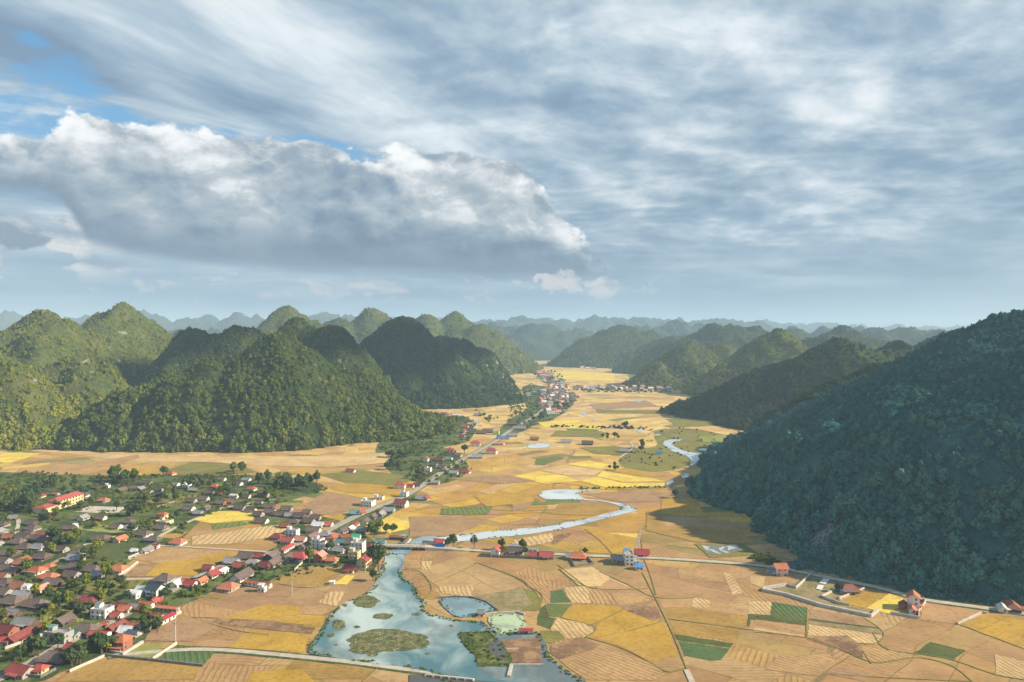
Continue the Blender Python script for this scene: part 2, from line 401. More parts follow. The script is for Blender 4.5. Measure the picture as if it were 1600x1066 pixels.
hill('hill', [(582, 486, 2050, 210, 220, 1.25), (530, 503, 2000, 200, 200, 1.4), (620, 505, 2000, 160, 200, 1.3), (285, 522, 1700, 120, 120, 1.3), (530, 560, 1800, 160, 160, 1.3)], 9, M_SLY, 6, .9, 7.0, 2, (3.5, 6.0))
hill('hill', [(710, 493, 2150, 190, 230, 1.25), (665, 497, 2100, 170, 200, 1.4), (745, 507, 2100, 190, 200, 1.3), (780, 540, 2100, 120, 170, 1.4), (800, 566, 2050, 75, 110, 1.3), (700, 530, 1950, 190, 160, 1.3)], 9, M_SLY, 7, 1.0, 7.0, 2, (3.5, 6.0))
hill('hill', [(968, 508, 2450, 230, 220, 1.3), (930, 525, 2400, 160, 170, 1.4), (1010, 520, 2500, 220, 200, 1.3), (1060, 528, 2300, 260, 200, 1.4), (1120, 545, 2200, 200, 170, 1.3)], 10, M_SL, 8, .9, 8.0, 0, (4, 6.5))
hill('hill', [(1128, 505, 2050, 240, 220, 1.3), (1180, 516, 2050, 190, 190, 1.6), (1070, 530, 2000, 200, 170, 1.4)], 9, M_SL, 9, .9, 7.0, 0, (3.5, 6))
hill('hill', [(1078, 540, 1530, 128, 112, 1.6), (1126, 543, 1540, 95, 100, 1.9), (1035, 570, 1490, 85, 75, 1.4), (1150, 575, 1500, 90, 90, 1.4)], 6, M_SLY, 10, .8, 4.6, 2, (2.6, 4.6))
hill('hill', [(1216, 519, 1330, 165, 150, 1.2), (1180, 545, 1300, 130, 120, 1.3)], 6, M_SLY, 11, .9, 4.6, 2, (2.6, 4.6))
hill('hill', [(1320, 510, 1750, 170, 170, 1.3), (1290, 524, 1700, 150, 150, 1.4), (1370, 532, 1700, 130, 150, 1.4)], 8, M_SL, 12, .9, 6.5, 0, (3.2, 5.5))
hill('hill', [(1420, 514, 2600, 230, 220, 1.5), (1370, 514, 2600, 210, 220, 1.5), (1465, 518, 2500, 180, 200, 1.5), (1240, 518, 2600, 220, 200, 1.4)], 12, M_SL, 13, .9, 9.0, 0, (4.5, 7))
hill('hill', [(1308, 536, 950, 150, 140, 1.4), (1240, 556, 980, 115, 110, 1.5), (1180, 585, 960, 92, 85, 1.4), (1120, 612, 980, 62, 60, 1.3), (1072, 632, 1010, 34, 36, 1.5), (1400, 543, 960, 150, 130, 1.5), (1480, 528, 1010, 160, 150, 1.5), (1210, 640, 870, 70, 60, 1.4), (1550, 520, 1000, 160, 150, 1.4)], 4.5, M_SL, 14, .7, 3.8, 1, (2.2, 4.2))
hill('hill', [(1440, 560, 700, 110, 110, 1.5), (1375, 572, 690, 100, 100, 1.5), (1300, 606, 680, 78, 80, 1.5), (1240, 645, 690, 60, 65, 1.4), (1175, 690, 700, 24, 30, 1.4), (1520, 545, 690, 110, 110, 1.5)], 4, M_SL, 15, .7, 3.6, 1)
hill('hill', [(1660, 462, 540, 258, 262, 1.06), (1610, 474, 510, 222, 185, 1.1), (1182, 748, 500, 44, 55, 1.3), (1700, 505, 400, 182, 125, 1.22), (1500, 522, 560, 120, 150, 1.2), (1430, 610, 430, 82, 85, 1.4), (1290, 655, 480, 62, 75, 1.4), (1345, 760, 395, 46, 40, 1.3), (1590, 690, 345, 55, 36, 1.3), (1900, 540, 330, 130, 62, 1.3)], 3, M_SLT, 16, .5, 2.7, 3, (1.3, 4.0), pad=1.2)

# blue ranges along the horizon, each its own hill
def far_range(seed, Z, plist, rad, mat=M_SLF):
    w = random.Random(seed)
    pk = []
    for px, py in plist:
        pk.append((px, py, Z+w.uniform(-200, 200), rad*w.uniform(.5, 1.2), rad*w.uniform(.7, 1.0), w.uniform(1.1, 1.5)))
        pk.append((px+w.uniform(-22, 22), py+w.uniform(12, 24), Z+w.uniform(-500, 300), rad*w.uniform(.7, 1.1), rad, 1.4))
    hill('hill', pk, max(14, Z/220), mat, seed, 2.2)
far_range(21, 3600, [(838, 512), (800, 515), (770, 512), (865, 530), (905, 520), (740, 520), (1010, 515), (1060, 506), (1100, 512)], 380)
far_range(22, 5200, [(-60, 494), (14, 489), (55, 498), (100, 500), (140, 498), (225, 491), (250, 498), (300, 500), (325, 496), (372, 493), (400, 497), (430, 502), (510, 492), (545, 497)], 470)
far_range(23, 5400, [(760, 503), (790, 501), (815, 498), (850, 500), (880, 503), (905, 501), (935, 496), (965, 500), (1000, 499), (1030, 503), (1060, 501), (1095, 503), (1130, 501), (1180, 503)], 520)
far_range(24, 7600, [(620, 498), (680, 499), (850, 499), (1000, 500), (1150, 503), (1200, 502), (1240, 506), (1290, 505), (1340, 508), (1400, 509), (1450, 512), (1500, 512), (1560, 511)], 620)
far_range(25, 3300, [(280, 523), (330, 522), (1240, 520), (1285, 516), (1350, 516), (1440, 519), (1480, 521)], 260)

# ------------------------------------------------------------------ foliage
def mat_leaf(name, cols, trans=.0):
    m, t, out = mat_new(name)
    r = objrand(t); n = noise(t, coords(t), 2.4, 3, .6)
    f = (r*.42 + n*.45 + noise(t, pos(t), .055, 4, .6)*.9 - .38).clamp()
    col = f.ramp([(i/(len(cols)-1), c) for i, c in enumerate(cols)])
    big = noise(t, pos(t), .022, 3, .55)
    col = mixc(t, big.ss(.42, .62)*.28, col, cols[-1])
    bsdf(t, out, col, .85, .12)
    return m
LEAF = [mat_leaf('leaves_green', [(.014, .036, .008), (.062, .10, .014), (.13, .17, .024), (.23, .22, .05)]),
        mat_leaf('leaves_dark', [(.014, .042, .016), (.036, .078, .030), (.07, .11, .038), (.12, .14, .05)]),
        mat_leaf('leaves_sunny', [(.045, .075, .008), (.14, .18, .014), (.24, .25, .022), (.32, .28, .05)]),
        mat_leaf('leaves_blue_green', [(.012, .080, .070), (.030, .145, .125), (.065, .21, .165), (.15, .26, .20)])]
M_BARK, t_, o_ = mat_new('bark'); bsdf(t_, o_, noise(t_, coords(t_), 6, 4).ramp([(.3, (.07, .05, .035)), (.7, (.18, .14, .10))]), .95)

def crown_data(seed, n=190, leaf=.26, lobes=6, tall=1.0):
    w = random.Random(seed); V = []; F = []
    L = [(0, 0, .15*tall, .72)]
    for i in range(lobes):
        a = i*6.283/lobes + w.uniform(-.4, .4); rr = w.uniform(.38, .62)
        L.append((math.cos(a)*rr, math.sin(a)*rr, w.uniform(-.25, .5)*tall, w.uniform(.34, .52)))
    L.append((w.uniform(-.2, .2), w.uniform(-.2, .2), .62*tall, .42))
    for i in range(n):
        lx, ly, lz, lr = L[w.randrange(len(L))]
        d = Vector((w.gauss(0, 1), w.gauss(0, 1), w.gauss(.25, 1))).normalized()
        c = Vector((lx, ly, lz)) + d*lr*w.uniform(.80, 1.05)
        nrm = (d + Vector((w.gauss(0, .45), w.gauss(0, .45), w.gauss(0, .45)))).normalized()
        u = nrm.orthogonal().normalized(); v = nrm.cross(u); a = w.uniform(0, 6.28)
        u, v = u*math.cos(a)+v*math.sin(a), v*math.cos(a)-u*math.sin(a)
        s = leaf*w.uniform(.6, 1.3); k = len(V)
        V += [c+u*s, c+v*s*.8, c-u*s*w.uniform(.6, 1), c-v*s*.7+nrm*s*.25]
        F.append((k, k+1, k+2, k+3))
    # dark inside so that the crown is not see-through
    k = len(V)
    for lx, ly, lz, lr in L:
        k = len(V); r = lr*.80
        V += [Vector((lx+r, ly, lz)), Vector((lx, ly+r, lz)), Vector((lx-r, ly, lz)), Vector((lx, ly-r, lz)), Vector((lx, ly, lz+r)), Vector((lx, ly, lz-r))]
        F += [(k, k+1, k+4), (k+1, k+2, k+4), (k+2, k+3, k+4), (k+3, k, k+4), (k+1, k, k+5), (k+2, k+1, k+5), (k+3, k+2, k+5), (k, k+3, k+5)]
    return V, F
CLUMP = {}
def clump_objs(pal):
    if pal not in CLUMP:
        CLUMP[pal] = []
        for i in range(5):
            V, F = crown_data(100+i, 230, .225, 5+i % 3, [1.0, .8, 1.25, 1.6, .9][i])
            me = meshfrom('tree_crown', V, F); me.materials.append(LEAF[pal])
            CLUMP[pal].append(bpy.data.objects.new('tree_crown', me))
    return CLUMP[pal]
def scatter(name, P, sc, pal, label=None, kind='stuff', zs=1.15):
    "one object of vertices, a tree crown set on each by geometry nodes"
    me = bpy.data.meshes.new(name); me.from_pydata(P.tolist(), [], [])
    n = len(P); w = np.random.RandomState(n)
    a = me.attributes.new('sc', 'FLOAT_VECTOR', 'POINT')
    a.data.foreach_set('vector', np.stack([sc*w.uniform(.85, 1.15, n), sc*w.uniform(.85, 1.15, n), sc*zs*w.uniform(.8, 1.25, n)], 1).astype('f').ravel())
    a = me.attributes.new('rt', 'FLOAT_VECTOR', 'POINT')
    a.data.foreach_set('vector', np.stack([w.uniform(-.15, .15, n), w.uniform(-.15, .15, n), w.uniform(0, 6.28, n)], 1).astype('f').ravel())
    a = me.attributes.new('ix', 'INT', 'POINT'); a.data.foreach_set('value', w.randint(0, 5, n).astype('i'))
    o = newobj(name, me); o['kind'] = kind
    if label: o['label'] = label
    g = bpy.data.node_groups.new(name, 'GeometryNodeTree')
    g.interface.new_socket('Geometry', in_out='INPUT', socket_type='NodeSocketGeometry')
    g.interface.new_socket('Geometry', in_out='OUTPUT', socket_type='NodeSocketGeometry')
    gi = g.nodes.new('NodeGroupInput'); go = g.nodes.new('NodeGroupOutput')
    ip = g.nodes.new('GeometryNodeInstanceOnPoints'); jn = g.nodes.new('GeometryNodeGeometryToInstance')
    for ob in reversed(clump_objs(pal)):
        oi = g.nodes.new('GeometryNodeObjectInfo'); oi.inputs['Object'].default_value = ob
        g.links.new(oi.outputs['Geometry'], jn.inputs[0])
    def attr(nm, ty):
        k = g.nodes.new('GeometryNodeInputNamedAttribute'); k.data_type = ty; k.inputs['Name'].default_value = nm
        return k.outputs[0]
    g.links.new(gi.outputs[0], ip.inputs['Points']); g.links.new(jn.outputs[0], ip.inputs['Instance'])
    ip.inputs['Pick Instance'].default_value = True
    g.links.new(attr('ix', 'INT'), ip.inputs['Instance Index']); g.links.new(attr('sc', 'FLOAT_VECTOR'), ip.inputs['Scale'])
    rt = g.nodes.new('FunctionNodeEulerToRotation'); g.links.new(attr('rt', 'FLOAT_VECTOR'), rt.inputs[0]); g.links.new(rt.outputs[0], ip.inputs['Rotation'])
    g.links.new(ip.outputs[0], go.inputs[0])
    md = o.modifiers.new('scatter', 'NODES'); md.node_group = g
    return o
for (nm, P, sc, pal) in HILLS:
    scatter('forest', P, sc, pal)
print('forest trees', sum(len(h[1]) for h in HILLS))

# ------------------------------------------------------------------ air
m, t, out = mat_new('haze'); v = t.nodes.new('ShaderNodeVolumePrincipled'); v.inputs['Color'].default_value = (.56, .79, 1, 1)
v.inputs['Density'].default_value = 1.45e-4; v.inputs['Anisotropy'].default_value = .0; t.links.new(v.outputs[0], out.inputs['Volume'])
bx = [(x, y, z) for x in (-14100, 14100) for y in (-500, 19100) for z in (-4.5, 420)]
me = meshfrom('haze', bx, [(0, 1, 3, 2), (4, 6, 7, 5), (0, 4, 5, 1), (2, 3, 7, 6), (0, 2, 6, 4), (1, 5, 7, 3)])
setting(newobj('haze', me, [m]), 'stuff')

# ------------------------------------------------------------------ sheets laid on the valley floor
_layer = [0]
def subdiv_px(pts, step=None):
    return pts
def smooth_poly(P, it=2, closed=True):
    for _ in range(it):
        Q = []
        n = len(P)
        for i in range(n if closed else n-1):
            a, b = P[i], P[(i+1) % n]
            Q.append((a[0]*.75+b[0]*.25, a[1]*.75+b[1]*.25)); Q.append((a[0]*.25+b[0]*.75, a[1]*.25+b[1]*.75))
        P = Q if closed else [P[0]]+Q+[P[-1]]
    return P
def wiggle(P, amp, freq, seed):
    out = []
    n = len(P)
    for i in range(n):
        a, b = P[i], P[(i+1) % n]; L = math.hypot(b[0]-a[0], b[1]-a[1]); k = max(1, int(L/freq))
        for j in range(k):
            f = j/k; x, y = a[0]+(b[0]-a[0])*f, a[1]+(b[1]-a[1])*f
            s = fbm(np.array([x/freq/2.2+seed]), np.array([y/freq/2.2]), 3)[0]; s2 = fbm(np.array([x/freq/2.2+seed+50]), np.array([y/freq/2.2]), 3)[0]
            out.append((x+s*amp, y+s2*amp))
    return out
from mathutils.geometry import tessellate_polygon
def sheet(name, px, mat, z0, smooth=0, wig=0, seed=1, thick=0):
    P = [at(*p) for p in px]
    if smooth: P = smooth_poly(P, smooth)
    if wig: P = wiggle(P, wig, wig*1.5, seed)
    tri = tessellate_polygon([[Vector((x, y, 0)) for x, y in P]])
    z = z0 + _layer[0]*.0015; _layer[0] += 1
    F = []
    for a, b, c in tri:
        ar = (P[b][0]-P[a][0])*(P[c][1]-P[a][1])-(P[b][1]-P[a][1])*(P[c][0]-P[a][0])
        F.append((a, b, c) if ar > 0 else (a, c, b))
    V = [(x, y, z) for x, y in P]
    if thick:
        n = len(P); V += [(x, y, 0) for x, y in P]
        F += [(i, (i+1) % n, n+(i+1) % n, n+i) for i in range(n)]
    me = meshfrom(name, V, F)
    o = setting(newobj(name, me, [mat])); return o, P
def crop(ox, oy, k, pts): return [(ox+x/k, oy+y/k) for x, y in pts]

_fm = {}
def mat_field(kind, ang=0.0, rows=0.0, period=2.0):
    key = (kind, round(ang, 2), rows, period)
    if key in _fm: return _fm[key]
    base = {'gold': (.42, .255, .045), 'yellow': (.66, .48, .09), 'tan': (.41, .255, .11), 'straw': (.54, .37, .17), 'brown': (.31, .19, .10), 'ochre': (.34, .21, .06),  # foreground kinds darkened as thin cloud shade; yellow lifted as pooled sunlight
            'green': (.14, .175, .05), 'dgreen': (.085, .105, .035), 'olive': (.20, .18, .05), 'plough': (.19, .11, .065), 'pink': (.40, .24, .11), 'teal': (.085, .135, .05),
            'lime': (.25, .26, .07), 'earth': (.29, .225, .115), 'yard': (.52, .45, .34)}[kind]
    m, t, out = mat_new('field_'+kind); p = pos(t); x, y, z = sep(t, p)
    n1 = noise(t, p, .06, 6, .65); n2 = noise(t, p, .5, 4, .65); n3 = noise(t, p, .022, 3, .5)
    col = mixc(t, 1, base, (n1*1.4+.2).ramp([(0, .35), (.5, .72), (1, 1.25)]), 'MULTIPLY')
    col = mixc(t, n3.ss(.5, .66)*.30, col, (.42, .25, .11) if kind not in ('dgreen', 'green', 'teal', 'lime', 'olive') else (.16, .14, .05))
    col = mixc(t, n2.ss(.48, .68)*.42, col, tuple(c*.42 for c in base)); col = mixc(t, noise(t, xyz(t, x*.3, y), .9, 4, .7).ss(.55, .72)*.30, col, tuple(min(.8, c*1.7) for c in base)); col = mixc(t, noise(t, p, .12, 5, .7).ss(.58, .7)*.35, col, (.24, .17, .07))
    if kind in ('plough', 'brown', 'earth'):
        col = mixc(t, noise(t, p, .13, 6, .75).ss(.44, .60)*.75, col, (.42, .27, .13) if kind != 'earth' else (.17, .17, .06))
    st = None
    if rows:
        c, s = math.cos(ang), math.sin(ang)
        u = x*c + y*s + (n3-.5)*9 + (n1-.5)*2.0
        st = (u*(6.283/period))._m('SINE').ss(-.1, .75)
        d2 = {'straw': (.26, .165, .075), 'tan': (.24, .15, .075), 'ochre': (.20, .14, .05)}.get(kind, tuple(c*.35 for c in base))
        if kind in ('dgreen', 'teal', 'green'): d2 = (.15, .17, .07)
        col = mixc(t, st*rows*noise(t, p, .09, 4, .6).ss(.36, .56), col, d2)
    bsdf(t, out, col, .95, .08, bump=(n2 + st*.8) if st is not None else n2, bstr=.4, bdist=.5)
    _fm[key] = m; return m
m, t, out = mat_new('village_ground'); p = pos(t)
n1 = noise(t, p, .035, 5, .6); n2 = noise(t, p, .14, 5, .65)
c_ = mixc(t, n1.ss(.40, .60), (.055, .085, .025), (.13, .16, .045)); c_ = mixc(t, n2.ss(.52, .66)*.7, c_, (.24, .19, .11)); c_ = mixc(t, noise(t, p, .4, 3).ss(.5, .7)*.4, c_, (.035, .055, .02))
bsdf(t, out, c_, .95, .08, bump=n2, bstr=.5, bdist=1.0); M_VG = m
m, t, out = mat_new('bank_grass'); p = pos(t); n2 = noise(t, p, .25, 5, .65)
bsdf(t, out, n2.ramp([(.35, (.035, .06, .02)), (.5, (.09, .12, .035)), (.65, (.20, .19, .07))]), .95, .05, bump=n2, bstr=.6, bdist=1.0); M_BG = m

# village greens, then parcels
VG = [(-80, 738), (60, 738), (170, 744), (300, 742), (420, 742), (500, 752), (512, 766), (440, 786), (402, 798), (350, 797), (300, 818), (285, 850), (230, 862), (200, 880), (185, 905), (310, 912), (345, 895), (330, 925), (270, 955), (240, 1000), (160, 1030), (112, 1042), (78, 1064), (-30, 1075), (-120, 960)]
sheet('village_green', VG, M_VG, .01, 2, 6)
sheet('village_green', [(395, 800), (520, 812), (600, 790), (640, 770), (660, 775), (610, 805), (560, 830), (590, 850), (600, 862), (585, 893), (575, 893), (540, 886), (475, 884), (430, 912), (330, 925), (318, 905), (345, 870), (430, 862), (440, 835), (400, 820)], M_VG, .01, 1, 4)
sheet('village_green', [(585, 700), (650, 690), (705, 700), (740, 735), (690, 760), (640, 752), (600, 735)], M_VG, .01, 2, 6)
sheet('village_green', [(620, 655), (700, 645), (745, 655), (740, 690), (690, 700), (610, 705), (575, 712)], M_VG, .01, 2, 6)
sheet('village_green', [(810, 600), (870, 605), (905, 622), (880, 650), (850, 660), (800, 680), (770, 690), (790, 655), (830, 640)], M_VG, .01, 2, 9)
sheet('village_green', [(1010, 672), (1080, 668), (1140, 680), (1150, 700), (1110, 712), (1060, 735), (1000, 738), (960, 725), (975, 700), (1040, 700)], mat_field('olive'), .01, 2, 10)

c5 = lambda p: crop(860, 860, 4.324, p); c4 = lambda p: crop(460, 860, 3.478, p); c3 = lambda p: crop(300, 740, 4, p)
c1 = lambda p: crop(0, 700, 4, p); c2 = lambda p: crop(0, 860, 5.161, p); c6 = lambda p: crop(1180, 800, 3.81, p); c8 = lambda p: crop(800, 560, 4, p); c9 = lambda p: crop(740, 830, 5.714, p)
FIELDS = [
 # foreground right
 ('gold', 0, 0, c5([(155, 365), (470, 378), (488, 402), (310, 495), (282, 503), (72, 453)])),
 ('gold', 0, 0, c5([(490, 404), (690, 482), (680, 498), (530, 545), (300, 590), (250, 588), (312, 540), (312, 498)])),
 ('gold', 0, 0, c5([(695, 483), (762, 482), (868, 708), (684, 756), (480, 648), (306, 592), (532, 548)])),
 ('straw', .5, 1, c5([(50, 460), (278, 507), (305, 540), (228, 590), (105, 600), (0, 535)])),
 ('tan', 1.4, 1, c5([(690, 762), (872, 716), (905, 800), (790, 828)])),
 ('dgreen', 0, 0, c5([(832, 566), (1245, 630), (1215, 660), (860, 610)])),
 ('teal', 1.45, 1, c5([(866, 614), (1212, 664), (1150, 742), (1080, 748), (905, 712)])),
 ('teal', 1.2, 1, c5([(0, 275), (80, 264), (134, 352), (0, 358)])),
 ('green', 1.0, 1, c5([(-25, 362), (148, 366), (70, 450), (-10, 448)])),
 ('dgreen', .9, 1, c5([(-75, 400), (-30, 366), (-12, 450), (40, 460), (-5, 535), (-95, 500)])),
 ('straw', .15, 1, c5([(92, 260), (232, 252), (278, 356), (142, 360)])),
 ('tan', .15, 1, c5([(236, 252), (398, 284), (438, 368), (284, 358)])),
 ('straw', 0, 0, c5([(70, 132), (280, 112), (450, 205), (545, 245), (260, 245), (180, 232)])),
 ('pink', 0, 0, c5([(400, 195), (540, 250), (620, 262), (560, 268), (300, 268)])),
 ('tan', 0, 0, c5([(410, 285), (650, 290), (680, 340), (460, 378)])),
 ('plough', 0, 0, c5([(470, 376), (640, 372), (720, 385), (750, 455), (690, 472), (520, 410)])),
 ('pink', 0, 0, c5([(722, 328), (966, 326), (958, 386), (764, 390)])),
 ('ochre', 0, 0, c5([(772, 398), (950, 392), (1325, 440), (1325, 522), (1290, 522), (800, 462)])),
 ('ochre', 1.2, 0, c5([(806, 474), (1288, 540), (1262, 618), (834, 562)])),
 ('straw', .15, 1, c5([(1340, 345), (1494, 350), (1482, 440), (1340, 428)])),
 ('straw', .1, 1, c5([(962, 320), (1080, 340), (1075, 390), (962, 388)])),
 ('tan', .8, 1, c5([(860, 130), (1160, 150), (1180, 215), (880, 205)])),
 ('straw', 2.4, 1, c5([(1170, 150), (1230, 160), (1300, 290), (1230, 300), (1190, 215)])),
 ('straw', .5, 1, c5([(1345, 170), (1450, 180), (1440, 250), (1350, 225)])),
 ('dgreen', 0, 0, c5([(1335, 430), (1602, 445), (1602, 498), (1352, 468), (1346, 515), (1324, 515)])),
 ('pink', 0, 0, c6([(0, 640), (300, 680), (300, 722), (0, 672)])),
 ('straw', 0, 0, c6([(0, 688), (296, 740), (290, 748), (-20, 715)])),
 ('teal', .12, 1, c6([(100, 535), (312, 572), (305, 655), (92, 622)])),
 ('straw', .15, 1, c6([(5, 532), (96, 536), (90, 614), (-40, 600)])),
 ('dgreen', 0, 0, c6([(0, 612), (306, 656), (302, 678), (0, 640)])),
 ('brown', 0, 0, c6([(320, 578), (640, 628), (742, 690), (322, 636)])),
 ('dgreen', 0, 0, c6([(322, 637), (742, 691), (746, 698), (322, 645)])),
 ('earth', 0, 0, c6([(320, 646), (746, 699), (770, 730), (700, 722), (320, 668)])),
 ('straw', .2, 1, c6([(318, 672), (772, 738), (758, 764), (720, 788), (610, 780), (540, 740), (312, 738)])),
 ('plough', 0, 0, c6([(380, 742), (540, 738), (640, 800), (720, 845), (690, 880), (600, 860), (440, 800), (300, 760)])),
 ('tan', .4, 1, c6([(640, 800), (900, 840), (930, 868), (720, 900), (640, 880)])),
 ('gold', 0, 0, c6([(505, 540), (655, 466), (782, 490), (652, 572)])),
 ('yellow', 0, 0, c6([(660, 574), (800, 488), (882, 515), (870, 560), (790, 606)])),
 ('gold', 0, 0, c6([(1250, 680), (1375, 612), (1490, 628), (1320, 708)])),
 ('gold', 0, 0, c6([(1325, 710), (1495, 629), (1640, 650), (1600, 730), (1550, 795)])),
 ('gold', 0, 0, c6([(1556, 798), (1602, 738), (1680, 700), (1680, 840)])),
 ('dgreen', 0, 0, c6([(1042, 776), (1258, 826), (1180, 878), (940, 846)])),
 ('brown', 0, 0, c6([(490, 922), (708, 970), (650, 1010), (408, 966)])),
 ('straw', .12, 1, c6([(1430, 850), (1640, 900), (1640, 1010), (1430, 970)])),
 ('tan', .9, 1, c6([(130, 860), (450, 850), (480, 900), (380, 980), (60, 940)])),
 ('pink', 0, 0, c6([(990, 540), (1330, 590), (1200, 668), (985, 640)])),
 ('earth', 0, 0, c6([(190, 440), (340, 372), (520, 405), (500, 500), (440, 545), (720, 590), (680, 618), (390, 560), (180, 490), (60, 465)])),
 # foreground left and middle
 ('plough', 0, 0, c3([(160, 905), (480, 925), (770, 965), (750, 1003), (440, 975), (110, 940)])),
 ('gold', 0, 0, [(398, 984), (484, 991), (474, 1020), (356, 1012)]),
 ('gold', 0, 0, c3([(215, 890), (470, 818), (690, 830), (660, 880), (830, 890), (800, 960), (480, 922), (165, 903)])),
 ('pink', 0, 0, c3([(690, 838), (850, 845), (820, 885), (660, 878)])),
 ('yellow', 0, 0, c3([(962, 636), (1022, 640), (966, 696), (884, 690)])),
 ('ochre', 0, 0, c3([(560, 640), (690, 580), (940, 610), (860, 700), (540, 690)])),
 ('straw', .25, 1, c3([(860, 740), (960, 740), (900, 830), (780, 810)])),
 ('brown', 0, 0, c3([(0, 935), (100, 935), (60, 1000), (-100, 1010), (-180, 980)])),
 ('olive', 0, 0, c3([(0, 755), (180, 768), (170, 782), (0, 776)])),
 ('brown', 0, 0, [(235, 985), (270, 965), (345, 975), (300, 1003), (225, 1003)]),
 ('gold', 0, 0, c4([(-80, 455), (88, 455), (40, 560), (-100, 545)])),
 ('ochre', 1.5, 1, c4([(0, 600), (430, 640), (390, 700), (-100, 700)])),
 ('gold', 0, 0, [(395, 1050), (470, 1045), (500, 1075), (380, 1075)]),
 ('ochre', 0, 0, [(130, 1040), (200, 1025), (330, 1030), (300, 1062), (90, 1066)]),
 # between river and cross road
 ('tan', 1.3, 1, c4([(600, 60), (680, 62), (700, 100), (600, 95)])),
 ('straw', .2, 1, c4([(690, 60), (745, 60), (740, 110), (695, 105)])),
 ('straw', .3, 1, c4([(780, 200), (980, 190), (960, 255), (800, 235)])),
 ('tan', .4, 1, c4([(1250, 160), (1400, 175), (1340, 215), (1270, 205)])),
 ('straw', .25, 1, c4([(1465, 205), (1600, 195), (1600, 290), (1505, 285)])),
 ('straw', .35, 1, c4([(1430, 370), (1600, 400), (1600, 470), (1475, 485), (1395, 425)])),
 ('earth', 0, 0, c4([(985, 250), (1240, 205), (1350, 270), (1330, 320), (1180, 340), (1110, 335), (1060, 290)])),
 ('olive', 0, 0, c4([(1240, 206), (1300, 225), (1350, 272), (1330, 330), (1230, 330), (1290, 290)])),
 ('olive', 0, 0, c4([(1335, 440), (1440, 440), (1470, 480), (1400, 510), (1350, 500)])),
 ('plough', 0, 0, c5([(10, 640), (200, 590), (340, 640), (250, 680), (60, 740), (0, 700)])),
 ('tan', .8, 1, c5([(60, 745), (260, 685), (350, 655), (690, 768), (790, 840), (700, 880), (240, 880)])),
 ('ochre', 0, 0, c4([(670, 215), (760, 215), (800, 250), (760, 268), (690, 262)])),
 # middle
 ('yellow', 0, 0, c3([(990, 375), (1240, 265), (1430, 325), (1230, 378), (1060, 380)])),
 ('gold', 0, 0, c3([(860, 90), (1060, 40), (1255, 50), (1270, 82), (1380, 90), (1350, 136), (960, 120)])),
 ('brown', 0, 0, c3([(700, 200), (840, 110), (1060, 150), (1060, 200), (1000, 230), (900, 265), (770, 250)])),
 ('gold', 0, 0, c3([(700, 320), (850, 320), (860, 350), (770, 378), (720, 350)])),
 ('gold', 0, 0, c3([(800, 268), (960, 262), (940, 300), (890, 290)])),
 ('lime', 0, 0, c3([(530, 180), (700, 188), (660, 206), (540, 196)])),
 ('green', 0, 0, c3([(380, 195), (530, 165), (700, 170), (690, 182), (520, 182), (420, 205)])),
 ('yellow', 0, 0, c3([(0, 290), (150, 235), (400, 240), (380, 290), (250, 300), (120, 312)])),
 ('green', .15, 1, c3([(120, 318), (300, 302), (372, 318), (130, 352)])),
 ('lime', 0, 0, c3([(300, 300), (400, 296), (400, 318), (372, 318)])),
 ('straw', .15, 1, c3([(0, 395), (560, 318), (600, 350), (480, 402), (240, 440), (0, 448)])),
 ('gold', 0, 0, c3([(0, 482), (260, 486), (200, 540), (0, 630), (-90, 640)])),
 ('tan', 0, 0, c1([(815, 692), (1000, 616), (1440, 652), (1240, 680), (1190, 715), (960, 722)])),
 ('gold', 0, 0, c1([(985, 725), (1240, 690), (1460, 652), (1500, 660), (1330, 725), (1240, 760), (1230, 800), (905, 804)])),
 ('brown', 0, 0, c1([(865, 722), (980, 726), (900, 804), (750, 804)])),
 ('gold', 0, 0, c1([(1010, 545), (1180, 525), (1100, 570), (1000, 560)])),
 ('olive', 0, 0, c1([(640, 830), (930, 824), (870, 872), (560, 905), (300, 900), (340, 860)])),
 ('green', 0, 0, c1([(340, 850), (680, 830), (560, 870), (340, 870)])),
 ('lime', 0, 0, c1([(440, 500), (600, 480), (900, 470), (760, 540), (560, 520)])),
 ('dgreen', 0, 0, c1([(420, 650), (560, 600), (870, 590), (830, 660), (700, 700), (480, 680)])),
 ('yard', 0, 0, c1([(470, 400), (560, 365), (840, 372), (800, 402), (640, 410)])),
 ('lime', .5, 1, c2([(250, 590), (290, 480), (480, 455), (730, 480), (660, 580), (440, 600)])),
 ('olive', 0, 0, c2([(40, 810), (370, 690), (480, 705), (300, 790), (180, 835), (0, 890), (-60, 900)])),
 ('lime', 0, 0, c2([(990, 850), (1160, 755), (1320, 770), (1230, 880)])),
 ('teal', .5, 1, c2([(1260, 885), (1430, 765), (1765, 790), (1640, 935)])),
 ('olive', 0, 0, c1([(880, 330), (1080, 280), (1320, 290), (1280, 340), (1120, 350), (1000, 380)])),
 ('green', 0, 0, c1([(1060, 282), (1190, 265), (1180, 290), (1050, 296)])),
 # behind the village
 ('yellow', 0, 0, c1([(-80, 90), (0, 40), (120, 28), (250, 35), (150, 70), (60, 95)])),
 ('straw', 0, 0, [(130, 712), (180, 708), (330, 715), (560, 712), (620, 706), (600, 724), (520, 730), (400, 728), (330, 722), (200, 722)]),
 ('pink', 0, 0, [(150, 722), (215, 710), (220, 716), (190, 725), (155, 730)]),
 ('tan', 0, 0, [(40, 735), (90, 722), (150, 732), (120, 742), (60, 742)]),
 ('olive', 0, 0, [(250, 738), (300, 722), (370, 725), (400, 738), (330, 745)]),
 ('olive', 0, 0, [(500, 742), (560, 735), (650, 745), (630, 760), (540, 755)]),
 # mid valley
